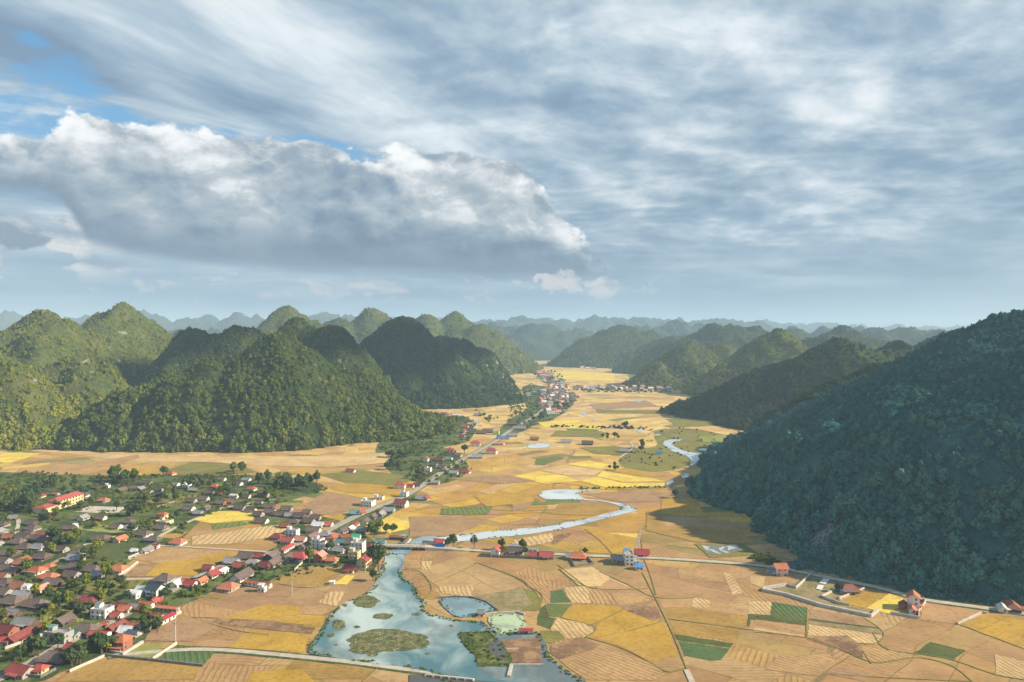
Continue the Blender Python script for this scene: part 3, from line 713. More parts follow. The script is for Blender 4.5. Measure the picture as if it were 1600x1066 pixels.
 ('yellow', 0, 0, c8([(0, 740), (170, 705), (330, 735), (420, 768), (210, 785)])), ('straw', 0, 0, c8([(175, 700), (330, 665), (560, 700), (520, 735), (340, 732)])), ('yellow', 0, 0, c8([(340, 662), (480, 640), (700, 685), (600, 702)])),
 ('gold', 0, 0, c8([(705, 690), (980, 742), (830, 742), (610, 706)])), ('yellow', 0, 0, c8([(570, 708), (820, 745), (960, 770), (700, 775), (530, 738)])), ('yellow', 0, 0, c8([(430, 768), (520, 742), (690, 780), (955, 778), (950, 800), (600, 812)])),
 ('yellow', 0, 0, c8([(1050, 790), (1240, 770), (1250, 800), (1000, 808)])),
 ('brown', 0, 0, c8([(420, 845), (800, 845), (1180, 830), (1130, 880), (800, 900), (680, 900)])),
 ('gold', 0, 0, c8([(940, 870), (1150, 880), (1210, 990), (950, 985), (930, 940)])),
 ('ochre', 0, 0, c8([(300, 905), (620, 905), (680, 945), (500, 985), (240, 975)])),
 ('green', 0, 0, c8([(140, 900), (300, 898), (270, 915), (120, 918)])),
 ('brown', 0, 0, c8([(0, 860), (160, 850), (100, 940), (0, 960)])),
 ('green', .2, 1, [(690, 795), (770, 792), (762, 804), (688, 805)]),
 ('green', 0, 0, c8([(150, 630), (270, 612), (330, 625), (200, 670), (140, 665)])),
 ('brown', 0, 0, [(700, 748), (790, 742), (840, 752), (780, 757)]),
 ('gold', 0, 0, [(740, 775), (830, 770), (835, 785), (760, 792)]),
 ('brown', 0, 0, [(640, 808), (720, 806), (760, 818), (700, 838), (640, 840)]),
 ('yellow', 0, 0, c9([(1200, 20), (1480, 25), (1470, 66), (1200, 62)])),
 ('gold', 0, 0, c9([(990, -20), (1490, 70), (1460, 180), (1240, 205), (1120, 80)])),
 ('gold', 0, 0, c9([(950, 150), (1140, 150), (1225, 205), (960, 190)])),
 ('straw', .2, 1, c9([(360, 80), (700, 20), (720, 60), (700, 100), (500, 135), (340, 130)])),
 ('plough', 0, 0, c9([(710, 50), (860, 5), (870, 30), (760, 110), (700, 120)])),
 ('olive', 0, 0, [(1085, 850), (1160, 850), (1190, 868), (1110, 872)]),
 ('ochre', 0, 0, [(1010, 800), (1140, 815), (1180, 850), (1090, 848), (1010, 830)]),
 ('pink', 0, 0, [(1035, 806), (1140, 813), (1150, 825), (1040, 822)]),
 ('olive', 0, 0, [(905, 700), (960, 697), (1000, 703), (985, 712), (930, 710)]), ('olive', 0, 0, [(1040, 655), (1140, 652), (1150, 664), (1060, 668)]), ('lime', 0, 0, [(1090, 682), (1140, 680), (1145, 690), (1100, 692)]), ('olive', 0, 0, [(930, 640), (1040, 642), (1035, 647), (935, 646)]),
 ('green', 0, 0, [(880, 664), (930, 668), (940, 678), (890, 676)]),
 ('olive', 0, 0, [(870, 673), (950, 676), (940, 684), (860, 682)]),
 ('yellow', 0, 0, [(840, 660), (900, 656), (950, 672), (850, 668)]),
 ('brown', 0, 0, [(920, 632), (1010, 626), (1030, 636), (930, 640)]),
 ('green', 0, 0, [(980, 586), (1010, 583), (1010, 592), (985, 592)]),
 ('yellow', 0, 0, [(850, 578), (960, 584), (960, 596), (870, 592)]),
]
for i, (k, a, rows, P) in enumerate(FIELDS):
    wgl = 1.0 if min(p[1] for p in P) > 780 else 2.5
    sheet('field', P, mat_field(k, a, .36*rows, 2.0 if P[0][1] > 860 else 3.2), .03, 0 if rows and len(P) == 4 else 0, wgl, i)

# bunds: low grassy banks between parcels
def ribbon(name, px, width, z0, z1, mat, world=False, kind='structure', smooth=0, zs=None, parent=None, caps=True):
    P = [p if world else at(*p) for p in px]
    if smooth: P = smooth_poly(P, smooth, False)
    V = []; F = []; n = len(P)
    for i, p in enumerate(P):
        a = Vector(P[max(0, i-1)]); b = Vector(P[min(n-1, i+1)]); d = (b-a).normalized(); nn = Vector((-d.y, d.x))
        a2 = Vector(P[i])-a; b2 = b-Vector(P[i]); k = 1.0
        if a2.length > 0 and b2.length > 0:
            c = max(.5, (a2.normalized().dot(d))); k = 1/c
        zt = z1 if zs is None else zs[i]
        for s, z in ((-1, z0), (-1, zt), (1, zt), (1, z0)):
            V.append((p[0]+nn.x*width/2*s*k, p[1]+nn.y*width/2*s*k, z))
    for i in range(n-1):
        a = i*4; b = a+4
        F += [(a, a+1, b+1, b), (a+1, a+2, b+2, b+1), (a+2, a+3, b+3, b+2)]
    F += [(0, 3, 2, 1), (n*4-4, n*4-3, n*4-2, n*4-1)]
    me = meshfrom(name, V, F); me.materials.append(mat)
    o = bpy.data.objects.new(name, me); link(o, parent)
    if kind: o['kind'] = kind
    return o
M_BUND = mat_field('olive')
BUNDS = [c5([(620, 150), (720, 345), (830, 570), (930, 830), (960, 900)]), c5([(240, 590), (480, 655), (690, 768), (790, 835), (905, 800)]), c5([(800, 466), (1290, 530), (1600, 575)]),
 c5([(70, 455), (285, 508), (312, 545), (230, 592)]), c5([(282, 503), (490, 402)]), c5([(532, 546), (760, 480)]), c5([(60, 130), (190, 240)]), c5([(400, 180), (560, 250), (700, 330), (970, 325), (1030, 295)]),
 c6([(-10, 715), (300, 745), (450, 790), (690, 905), (800, 895), (940, 862), (1100, 890), (1200, 930), (1290, 1010)]), c6([(690, 905), (640, 830)]), c6([(310, 580), (305, 745)]), c6([(700, 720), (760, 825), (1000, 850), (1180, 880), (1430, 975), (1600, 1000)]),
 c6([(650, 635), (740, 690), (775, 740), (720, 790), (610, 785)]), c6([(1200, 668), (1320, 712), (1600, 815)]), c6([(0, 620), (300, 664)]), c6([(430, 965), (700, 985), (1290, 1012)]),
 c4([(600, 190), (700, 210), (1000, 70)]), c4([(1000, 72), (1240, 160), (1340, 260), (1330, 300)]), c4([(1430, 80), (1600, 210)]), c4([(700, 270), (760, 210), (690, 110), (600, 105)]),
 c3([(540, 690), (700, 720), (870, 700)]), c3([(780, 710), (870, 640), (960, 620)]), c3([(270, 800), (470, 690), (560, 630)]), c3([(0, 900), (160, 905)]), c3([(110, 940), (300, 990), (480, 1010)]),
 c4([(370, 715), (460, 632)]), [(640, 808), (720, 806), (880, 800)], [(1005, 870), (1000, 830), (1030, 795), (1060, 790)], [(640, 800), (690, 790), (800, 800), (880, 796)], c8([(0, 760), (400, 790), (600, 830), (1000, 808)]),
 c9([(0, 290), (60, 290), (440, 430), (470, 490), (620, 560), (610, 640)]), c9([(760, 340), (960, 490), (1180, 530), (1560, 515)]), c9([(1120, 360), (1400, 490)]), [(1005, 872), (1015, 895), (1025, 930)]]
for b in BUNDS: ribbon('bund', b, .42, -.05, .2, M_BUND, smooth=2)

# ------------------------------------------------------------------ water
def mat_water(name, deep, pale, thr=(.50, .66), rough=.09, veg=None, sc=.02):
    m, t, out = mat_new(name); p = pos(t); x, y, z = sep(t, p)
    u = xyz(t, x*1.0 - y*.35, y*.75 + x*.5)
    w = noise(t, p, .03, 3, .5) - .5
    n = noise(t, xyz(t, x + w*30, y*.55 + w*24 + x*.5), sc, 5, .55)
    col = mixc(t, n.ss(*thr), deep, pale)
    n2 = noise(t, p, .045, 4, .6)
    col = mixc(t, n2.ss(.52, .66)*.5, col, (.12, .14, .125)); col = mixc(t, noise(t, p, .5, 5, .7).ss(.60, .72)*.35, col, (.10, .12, .06))
    rip = noise(t, p, 1.2, 3, .6)
    b = bsdf(t, out, col, rough, .5, bump=rip, bstr=.06, bdist=.2); b.inputs['IOR'].default_value = 1.33
    return m
M_LAKE = mat_water('river_water', (.075, .175, .19), (.48, .56, .50), (.46, .62))
M_RIV = mat_water('glint_river_water', (.55, .60, .60), (.68, .70, .68))  # white glint on the upper river is put into the base colour
M_RIVN = mat_water('bright_river_water', (.20, .40, .46), (.48, .60, .62))
M_POND1 = mat_water('pond_water', (.22, .34, .36), (.32, .42, .42)); M_POND2 = mat_water('algae_pond_water', (.46, .56, .33), (.58, .66, .42), rough=.25)
M_GREYW = mat_water('grey_shallow_water', (.12, .16, .16), (.24, .29, .27), (.48, .64), sc=.05)
M_PADDY = mat_water('muddy_water', (.10, .095, .085), (.17, .16, .14), rough=.2)
BANKS = []
LAKE = [(601, 866), (634, 866), (632, 877), (628, 890), (632, 907), (650, 916), (652, 930), (661, 938), (668, 945), (659, 952), (676, 963), (699, 966), (716, 972), (740, 971), (757, 974), (768, 988), (800, 992), (840, 985), (850, 1003), (858, 1028), (878, 1046), (906, 1060), (940, 1080), (700, 1080), (690, 1052), (586, 1038), (481, 1024), (484, 1012), (498, 992), (508, 970), (530, 946), (546, 938), (566, 934), (581, 919), (590, 905), (597, 892), (600, 878)]
_, P = sheet('river', LAKE, M_LAKE, .045, 2, 2.0); BANKS.append((P, 1.0))
sheet('river', [(764, 978), (790, 990), (838, 984), (851, 1003), (859, 1028), (879, 1046), (907, 1060), (938, 1078), (800, 1066), (758, 1058), (748, 1050), (744, 1040), (760, 1030), (752, 1012), (757, 1000), (748, 985)], M_GREYW, .05, 2, 1.5)
RIV = [(601, 866), (634, 866), (645, 853), (658, 843), (700, 839), (760, 831), (837, 825), (875, 819), (925, 809), (960, 800), (973, 796), (966, 790), (948, 785), (925, 782), (875, 781), (850, 781), (839, 773), (848, 767), (875, 765), (900, 766), (948, 766), (907, 769), (902, 773), (912, 780), (930, 781), (962, 786), (980, 789), (994, 794), (995, 799), (975, 804), (945, 811), (905, 821), (882, 827), (850, 832), (800, 839), (750, 843), (700, 849), (665, 855), (650, 859), (636, 868), (602, 868)]
RIV = RIV[2:-2]
_, P = sheet('river', RIV, M_RIV, .045, 2, 1.5); BANKS.append((P, (0, 999), 1.0))
sheet('river', [(599, 866), (636, 866), (652, 852), (650, 846), (640, 850), (618, 858)], M_RIVN, .05, 0, 0)
for P0, M in [(c8([(945, 520), (980, 508), (1090, 508), (1060, 518), (1000, 524), (1005, 548), (1050, 570), (1090, 582), (1130, 592), (1225, 600), (1190, 626), (1130, 672), (1105, 676), (1120, 634), (1080, 604), (1010, 588), (980, 568), (945, 545)]), M_RIV),
              (c8([(770, 458), (810, 436), (832, 440), (800, 468)]), M_RIV), (c8([(885, 476), (930, 474), (930, 486), (890, 484)]), M_RIV), (c8([(1150, 566), (1215, 564), (1220, 578), (1160, 580)]), M_RIV),
              (c8([(1065, 722), (1115, 724), (1100, 748), (1060, 752)]), M_RIV), (c8([(955, 790), (990, 762), (1015, 768), (980, 800)]), M_RIV), ([(823, 698), (832, 693), (862, 694), (859, 700), (826, 701)], M_RIV),
              ([(905, 645), (920, 645), (918, 649), (908, 648)], M_RIV), ([(808, 626), (820, 621), (829, 621), (820, 627)], M_RIV), ([(990, 626), (1004, 625), (1006, 628), (993, 628)], M_RIV), (c8([(500, 378), (530, 376), (525, 388), (505, 388)]), M_RIV)]:
    _, P = sheet('river', P0, M, .045, 1, 1.5); BANKS.append((P, (0, 9999), .8))
for nm, P0, M in [('pond', c4([(780, 265), (850, 258), (960, 262), (1040, 285), (1100, 330), (1080, 345), (1000, 350), (940, 368), (880, 365), (840, 340), (800, 300)]), M_POND1),
              ('pond', c4([(1042, 368), (1090, 350), (1210, 345), (1250, 370), (1265, 420), (1200, 450), (1120, 462), (1090, 440)]), M_POND2),
              ('pond', c3([(1278, 392), (1330, 380), (1345, 390), (1290, 408)]), M_POND1), ('pond', c3([(1370, 425), (1420, 400), (1525, 392), (1535, 405), (1470, 440), (1330, 452)]), M_POND1)]:
    _, P = sheet(nm, P0, M, .05, 1, .8); BANKS.append((P, (0, 999), .7))
sheet('pond', [(640, 1055), (690, 1058), (850, 1075), (850, 1110), (640, 1110)], M_PADDY, .05, 0, 0)
sheet('pond', [(1096, 853), (1150, 852), (1160, 862), (1110, 868)], mat_water('flooded_field_water', (.16, .15, .12), (.5, .5, .46), (.5, .55), sc=.12), .05, 0, 1)
# garden plots standing in the lake
M_WEED, t, out = mat_new('water_weed'); p = pos(t); n_ = noise(t, p, .35, 5, .65)
bsdf(t, out, mixc(t, noise(t, p, 1.6, 3, .7).ss(.62, .66)*.8, n_.ramp([(.3, (.04, .06, .025)), (.45, (.10, .115, .04)), (.6, (.20, .18, .07)), (.75, (.28, .26, .13))]), (.75, .75, .68)), .9, .1, bump=n_, bstr=.5, bdist=.5)
_, P = sheet('garden_bank', c4([(885, 458), (930, 450), (1060, 445), (1100, 480), (1150, 540), (1185, 600), (1175, 638), (1000, 635), (985, 580), (930, 530)]), M_BG, .20, 0, 1.0, thick=1); BANKS.append((P, (0, 999), .9))
sheet('pond', c4([(1050, 500), (1110, 495), (1150, 560), (1160, 610), (1060, 560)]), M_PADDY, .22, 0, .6)
sheet('garden_bed', c4([(1130, 490), (1330, 480), (1345, 600), (1350, 625), (1195, 622), (1150, 545)]), mat_field('plough'), .12, 0, .8, thick=1)
WEEDS = [(572, 941, 19, 9.5), (598, 964, 16, 5), (530, 977, 11, 8), (604, 1002, 62, 17), (575, 1013, 30, 10), (640, 1008, 30, 8), (651, 961, 7, 2.4), (582, 1024, 8, 3.4), (517, 994, 6, 3), (539, 947, 4, 2.4), (558, 981, 5, 2), (705, 979, 3, 2), (657, 999, 4, 1.5), (668, 1023, 4, 1.6), (525, 1009, 3, 1.3)]
WP = []
for i, (cx, cy, rx, ry) in enumerate(WEEDS):
    pts = []
    nk = 26 if rx < 10 else 70
    for k in range(nk):
        a = k/nk*6.283; rr = 1+.62*fbm(np.array([math.cos(a)*1.7+i*7+20]), np.array([math.sin(a)*1.7+i+20]), 5)[0]
        pts.append((cx+math.cos(a)*rx*rr, cy+math.sin(a)*ry*rr))
    o, P = sheet('water_weed', pts, M_WEED, .10, 0, 1.6 if rx > 10 else .5, i); o['kind'] = 'stuff'
    WP.append(P)

# ------------------------------------------------------------------ roads, walls, bridge
def mat_conc(name, c, c2=None, sc=.3):
    m, t, out = mat_new(name); p = pos(t); n = noise(t, p, sc, 5, .65)
    bsdf(t, out, mixc(t, n.ss(.3, .7), c, c2 or tuple(k*.72 for k in c)), .85, .2, bump=n, bstr=.15, bdist=.3); return m
M_ROAD = mat_conc('road_concrete', (.46, .40, .31)); M_PATH = mat_conc('path_concrete', (.58, .50, .37)); M_DIRT = mat_conc('dirt_track', (.42, .31, .19)); M_WALLC = mat_conc('wall_concrete', (.62, .56, .46), sc=.6); M_STONE = mat_conc('retaining_stone', (.26, .24, .21), (.14, .13, .12), sc=.8)
def road(px, w, mat, verge=True, name='road', sm=2):
    if verge: ribbon('verge', px, w+2.2, -.02, .13, M_BG, smooth=sm)
    ribbon(name, px, w, 0, .26, mat, smooth=sm)
MAIN = [(-20, 1068), (40, 1042), (75, 1022), (103, 1005), (140, 985), (180, 968), (230, 940), (285, 915), (330, 893), (355, 882), (400, 868), (440, 862), (470, 846), (500, 836), (545, 812), (590, 792), (640, 773), (680, 745), (700, 731), (740, 709), (775, 690), (800, 670), (835, 652), (862, 628), (872, 612), (880, 604), (875, 592), (860, 584)]
road(MAIN, 5.5, M_ROAD)
CROSS = [(500, 840), (520, 848), (560, 852), (590, 855), (600, 856.5), (655, 857.5), (735, 860), (780, 862), (900, 868), (960, 870), (1040, 873), (1130, 879), (1200, 885), (1230, 890), (1270, 898), (1320, 908), (1380, 920), (1420, 932), (1450, 939), (1520, 948), (1620, 962)]
road(CROSS[6:], 3.6, M_PATH)
road(CROSS[:4], 3.6, M_PATH)
BOTTOM = [(100, 1075), (130, 1040), (170, 1027)]
road([(170, 1026), (250, 1018), (330, 1014), (460, 1026), (530, 1033), (586, 1040), (661, 1050), (748, 1057), (834, 1066), (900, 1074)], 2.6, M_PATH)
road([(185, 906), (240, 905), (300, 906), (318, 902)], 2.0, M_PATH, False, 'path')
road([(185, 905), (215, 880)], 1.6, M_PATH, False, 'path')
road([(200, 875), (240, 858), (250, 852), (290, 855), (375, 860), (420, 863)], 1.8, M_PATH, False, 'path')
road([(240, 845), (262, 830), (300, 813), (340, 797), (352, 792), (395, 790)], 2.4, M_PATH, False, 'path')
road([(25, 842), (27, 826), (30, 815), (24, 805)], 2.2, M_PATH, False, 'path')
road([(130, 852), (160, 845), (178, 838)], 2.0, M_PATH, False, 'path')
road([(60, 895), (85, 878), (108, 868)], 2.2, M_DIRT, False, 'path')
road([(245, 793), (262, 787), (275, 783)], 1.8, M_PATH, False, 'path')
road([(385, 788), (410, 782), (432, 780)], 1.8, M_PATH, False, 'path')
road([(712, 683), (725, 678), (742, 668), (746, 664)], 2.0, M_PATH, False, 'path')
road([(770, 705), (815, 701), (822, 698)], 2.0, M_PATH, False, 'path')
road([(968, 715), (985, 705), (990, 697), (985, 692)], 2.0, M_PATH, False, 'path')
road(c8([(1070, 602), (1130, 608), (1200, 614), (1290, 620)]), 6, M_WALLC, False, 'weir')
road(c9([(1500, -10), (1480, 40), (1465, 100), (1460, 160)]), 2.2, M_DIRT, False, 'path')
road(c5([(920, 810), (960, 900)]), 2.0, M_PATH, False, 'path')
def wall(px, label, h=1.1, w=.35, mat=M_WALLC):
    return tag(ribbon('compound_wall', px, w, -.05, h, mat, kind=None), label, 'wall', 'low pale walls around plots')
wall(c6([(180, 375), (340, 368)]) and c6([(186, 440), (240, 458), (342, 368)]), 'pale boundary wall bending beside the empty brown plot near the forest edge')
wall(c6([(186, 440), (60, 460), (48, 470), (190, 500), (390, 562), (690, 626), (730, 592)]), 'long grey retaining wall curving round the empty earth plot', 1.3, 1.0)
wall(c6([(475, 470), (395, 510), (500, 548), (560, 560)]), 'curved white wall round the yard of the red-roofed house', 1.1)
wall(c6([(500, 520), (650, 460)]), 'pale wall between the red-roofed house and golden field', 1.0)
wall(c6([(808, 608), (976, 636)]), 'white front wall below the tall gabled house', 1.1)
wall(c6([(976, 636), (972, 600), (1014, 540), (1000, 522)]), 'white wall climbing right of the tall gabled house', 1.1)
wall(c6([(1205, 670), (1350, 602), (1378, 606)]), 'thin white wall angled beside the far right golden fields', .9)
wall(c1([(740, 806), (862, 718)]), 'straight pale wall between brown field and orange roofed house')
wall(c1([(800, 692), (1000, 612)]), 'pale wall along the tan field below the grey shed')
wall(c2([(1100, 700), (1250, 620), (1460, 505)]), 'long white wall edging the dark brown field near the red sheds')
wall(c2([(985, 848), (1150, 745)]), 'thick pale wall left of the lime green plot', .9, 1.0)
wall(c2([(1230, 885), (1425, 758)]), 'pale wall between lime green plot and striped vegetable plot')
wall(c2([(560, 985), (840, 860)]), 'reddish wall below the dark hedge at the bottom of the village', 1.0, .4)
wall(c2([(40, 800), (340, 690)]), 'long thin wall behind the olive grass strip')
wall(c2([(-20, 1000), (330, 1030), (450, 965)]), 'grey wall around the red gabled house at the bottom', 1.0, .4, M_STONE)
wall(c2([(840, 855), (1240, 895), (1640, 940)]), 'long dark stone wall below the green plots', 1.0, .6, M_STONE)
wall(c2([(480, 452), (730, 478)]), 'grey wall behind the lime vegetable patch')
wall(c3([(330, 695), (430, 702)]), 'white wall under the long orange-roofed building')
wall(c3([(640, 610), (690, 560)]), 'short grey wall right of the dark garden')
wall(c4([(775, 262), (850, 256), (960, 258), (1040, 282), (1105, 328)]), 'dark stone rim around the grey-blue pond', .7, .5, M_STONE)
wall(c4([(1035, 352), (1100, 346), (1210, 340), (1252, 352)]), 'pale rim wall behind the milky green pond', .8, .5)
wall(c4([(1165, 692), (1180, 628)]), 'white footbridge wall from the weir path to the garden plots', .8, 1.2)
wall(c4([(1182, 628), (1350, 628)]), 'thin white wall along the front of the brown garden bed', .7, .5)
wall(c4([(1155, 545), (1220, 540)]), 'short white wall inside the brown garden bed', .7, .4)
wall(c8([(700, 400), (700, 400)]) and c9([(835, 200), (900, 320), (1070, 300), (1010, 235)]), 'grey wall round the small green yard of the lone orange-roofed house', 1.0, .3, M_STONE)
wall(c9([(165, 235), (440, 245), (715, 255)]), 'dark wall below the row of roadside houses', 1.3, .4, M_STONE)
# bridge
a = Vector(at(598, 857)); b = Vector(at(657, 858.5)); L = (b-a).length; th = math.atan2(b.y-a.y, b.x-a.x)
def boxes(name, L, mat, parent=None, bevel=0):
    V = []; F = []
    for (x0, x1, y0, y1, z0, z1) in L:
        k = len(V); V += [(x, y, z) for x in (x0, x1) for y in (y0, y1) for z in (z0, z1)]
        F += [(k, k+1, k+3, k+2), (k+4, k+6, k+7, k+5), (k, k+4, k+5, k+1), (k+2, k+3, k+7, k+6), (k, k+2, k+6, k+4), (k+1, k+5, k+7, k+3)]
    me = meshfrom(name, V, F); me.materials.append(mat); o = bpy.data.objects.new(name, me); link(o, parent); return o
br = bpy.data.objects.new('bridge', None); link(br); br.location = (a.x, a.y, 0); br.rotation_euler.z = th
tag(br, 'pale concrete road bridge with three dark openings over the turquoise river', 'bridge')
boxes('deck', [(-4, L+3, -2.4, 2.4, 1.35, 1.95)], M_PATH, br)
for s in (-1, 1): boxes('railing', [(-4, L+3, s*2.3-.12, s*2.3+.12, 2.55, 2.75)] + [(x, x+.25, s*2.3-.1, s*2.3+.1, 1.95, 2.55) for x in np.linspace(-3.5, L+2.5, 14)], M_WALLC, br)
for k in range(4): boxes('pier', [(L*(.02+.32*k)-.45, L*(.02+.32*k)+.45, -2.0, 2.0, -.2, 1.35)], M_STONE, br)
e = Vector((math.cos(th), math.sin(th)))
for p0, p1 in ((a-e*4, at(560, 852)), (b+e*3, at(735, 860))):
    ribbon('road', [tuple(p0), tuple((Vector(p0)+Vector(p1))/2), p1], 4.2, 0, 1, M_PATH, True, zs=[1.95, 1.2, .3])
# sluice under the bottom path
a = Vector(at(668, 1052.5)); b = Vector(at(742, 1060)); L = (b-a).length
sl_ = bpy.data.objects.new('sluice', None); link(sl_); sl_.location = (a.x, a.y, 0); sl_.rotation_euler.z = math.atan2(b.y-a.y, b.x-a.x)
tag(sl_, 'low concrete sluice with square gates beneath the lakeside path', 'sluice')
boxes('beam', [(0, L, -2.6, -1.9, .75, 1.0)], M_WALLC, sl_)
for k in range(7): boxes('pier', [(L*k/6-.3, L*k/6+.3, -2.9, -1.5, -.1, .75)], M_WALLC, sl_)

# ------------------------------------------------------------------ bankside growth
def inpoly(P, x, y):
    c = False; n = len(P); j = n-1
    for i in range(n):
        if (P[i][1] > y) != (P[j][1] > y) and x < (P[j][0]-P[i][0])*(y-P[i][1])/(P[j][1]-P[i][1])+P[i][0]: c = not c
        j = i
    return c
rb = random.Random(5); BP = []; BS = []
BANKS_ = [b if len(b) == 3 else (b[0], 0, 1.0) for b in BANKS]
for P, rng, k in BANKS_:
    n = len(P)
    for i in range(n):
        a, b = P[i], P[(i+1) % n]; L = math.hypot(b[0]-a[0], b[1]-a[1])
        dist = (a[1]+b[1])/2
        for _ in range(int(L*1.5)+1):
            f = rb.random(); nx, ny = (b[1]-a[1])/max(L, .01), -(b[0]-a[0])/max(L, .01); o = rb.uniform(-.2, 2.0)
            x, y = a[0]+(b[0]-a[0])*f+nx*o, a[1]+(b[1]-a[1])*f+ny*o
            if y < 215: continue
            if vnoise(np.array([x/9.]), np.array([y/9.]))[0] < (.30 if y < 372 else .62): continue
            BP.append((x, y, .15)); BS.append(rb.uniform(.35, 1.0)*k*(1.0 if dist < 370 else .75))
BP = np.array(BP); BS = np.array(BS)*.8
scatter('bank_undergrowth', BP[::2], BS[::2], 0, zs=.8); scatter('bank_undergrowth', BP[1::2], BS[1::2]*.9, 2, zs=.8)
def area_scatter(name, px, n, s0, s1, pal, avoid=(), zs=1.0, thr=0):
    P = [at(*p) for p in px]; xs = [p[0] for p in P]; ys = [p[1] for p in P]; w = random.Random(n); L = []; Z = []
    while len(L) < n:
        x, y = w.uniform(min(xs), max(xs)), w.uniform(min(ys), max(ys))
        if not inpoly(P, x, y): continue
        if thr and vnoise(np.array([x/14.]), np.array([y/14.]))[0] < thr: n -= .3; continue
        if any(inpoly(q, x, y) for q in avoid): continue
        L.append((x, y, .2)); Z.append(w.uniform(s0, s1))
    return scatter(name, np.array(L), np.array(Z), pal, zs=zs)

# ------------------------------------------------------------------ houses
def mat_roof(name, c, tile=True, sc=1.0):
    m, t, out = mat_new(name); o = coords(t); x, y, z = sep(t, o)
    n = noise(t, o, .7, 5, .65); r = objrand(t)
    c2 = mixc(t, r, c, tuple(min(.8, k*1.55+.02) for k in c)); col = mixc(t, n.ss(.35, .7)*.6, c2, tuple(k*.5 for k in c)); col = mixc(t, noise(t, o, 2.5, 3).ss(.55, .7)*.3, col, tuple(min(1, k*1.4+.03) for k in c))
    rows = ((x + y)*(6.283/.5))._m('SINE')*.5 + .5
    col = mixc(t, rows*.25, col, tuple(k*.6 for k in c)) if tile else col
    bsdf(t, out, col, .7, .25, bump=rows + n, bstr=.3, bdist=.1); return m
RC = {'orange': (.46, .15, .07), 'red': (.34, .075, .055), 'dark red': (.20, .05, .04), 'brown': (.15, .105, .085), 'grey': (.26, .25, .24), 'slate blue': (.06, .09, .12),
      'teal': (.10, .24, .22), 'blue': (.06, .20, .42), 'pale': (.62, .58, .50), 'pink': (.55, .25, .18), 'bright red': (.40, .055, .06), 'green': (.08, .38, .20), 'white': (.75, .73, .68), 'rusty': (.34, .13, .07)}
ROOF = {k: mat_roof('roof_'+k.replace(' ', '_'), v, k not in ('white', 'pale', 'blue', 'teal', 'green')) for k, v in RC.items()}
def mat_plaster(name, c):
    m, t, out = mat_new(name); o = coords(t); z = sep(t, o)[2]; n = noise(t, o, .8, 5, .7)
    bsdf(t, out, mixc(t, n.ss(.45, .75)*.45, c, tuple(k*.6 for k in c)), .85, .2); return m
WALLM = {'white': mat_plaster('plaster_white', (.74, .71, .63)), 'cream': mat_plaster('plaster_cream', (.70, .56, .30)), 'wood': mat_plaster('dark_timber', (.13, .09, .06)), 'grey': mat_plaster('bare_render', (.38, .36, .33)),
         'pink': mat_plaster('plaster_pink', (.66, .42, .30)), 'brick': mat_plaster('red_brick', (.36, .15, .09)), 'green': mat_plaster('plaster_lime', (.62, .72, .25))}
M_GLASS, t, out = mat_new('window_glass'); bsdf(t, out, (.03, .045, .055), .12, .6)
M_FRAME, t, out = mat_new('window_frame'); bsdf(t, out, (.30, .22, .15), .6, .3)
M_DOOR, t, out = mat_new('door_wood'); bsdf(t, out, (.16, .09, .05), .6, .3)

class B:
    def __init__(s): s.V = []; s.F = []; s.M = []
    def box(s, x0, x1, y0, y1, z0, z1, m=0):
        k = len(s.V); s.V += [(x, y, z) for x in (x0, x1) for y in (y0, y1) for z in (z0, z1)]
        s.F += [(k, k+1, k+3, k+2), (k+4, k+6, k+7, k+5), (k, k+4, k+5, k+1), (k+2, k+3, k+7, k+6), (k, k+2, k+6, k+4), (k+1, k+5, k+7, k+3)]; s.M += [m]*6
    def poly(s, pts, m=0):
        k = len(s.V); s.V += pts; s.F.append(tuple(range(k, k+len(pts)))); s.M.append(m)
    def hip(s, w, d, z, h, ridge, ov=.7, m=0, x=0, y=0, th=.18):
        X, Y, r = w/2+ov, d/2+ov, ridge/2; zb = z-ov*h/(d/2)*.8
        e = [(x-X, y-Y, zb), (x+X, y-Y, zb), (x+X, y+Y, zb), (x-X, y+Y, zb)]; a, b = (x-r, y, z+h), (x+r, y, z+h)
        s.poly([e[0], e[1], b, a], m); s.poly([e[1], e[2], b], m); s.poly([e[2], e[3], a, b], m); s.poly([e[3], e[0], a], m)
        f = [(p[0], p[1], p[2]-th) for p in e]
        for i in range(4): s.poly([f[i], f[(i+1) % 4], e[(i+1) % 4], e[i]], m)
        s.poly([f[3], f[2], f[1], f[0]], m)
    def gable(s, w, d, z, h, ov=.6, m=0, x=0, y=0, th=.16):
        X, Y = w/2+ov, d/2+ov; zb = z-ov*h/(d/2)
        for sg in (-1, 1):
            a = [(x-X, y+sg*Y, zb), (x+X, y+sg*Y, zb), (x+X, y, z+h), (x-X, y, z+h)]
            if sg > 0: a = a[::-1]
            b = [(p[0], p[1], p[2]-th) for p in a]
            s.poly(a, m); s.poly(b[::-1], m)
            for i in range(4): s.poly([b[i], b[(i+1) % 4], a[(i+1) % 4], a[i]], m)
    def pent(s, w, d, z, gh, m=0, x=0, y=0):          # gable end triangles
        for sx in (-1, 1):
            p = [(x+sx*w/2, y-d/2, z), (x+sx*w/2, y+d/2, z), (x+sx*w/2, y, z+gh)]
            s.poly(p if sx > 0 else p[::-1], m)
    def make(s, name, mats, parent=None):
        me = meshfrom(name, s.V, s.F, s.M)
        for m in mats: me.materials.append(m)
        o = bpy.data.objects.new(name, me); o.parent = parent; return o

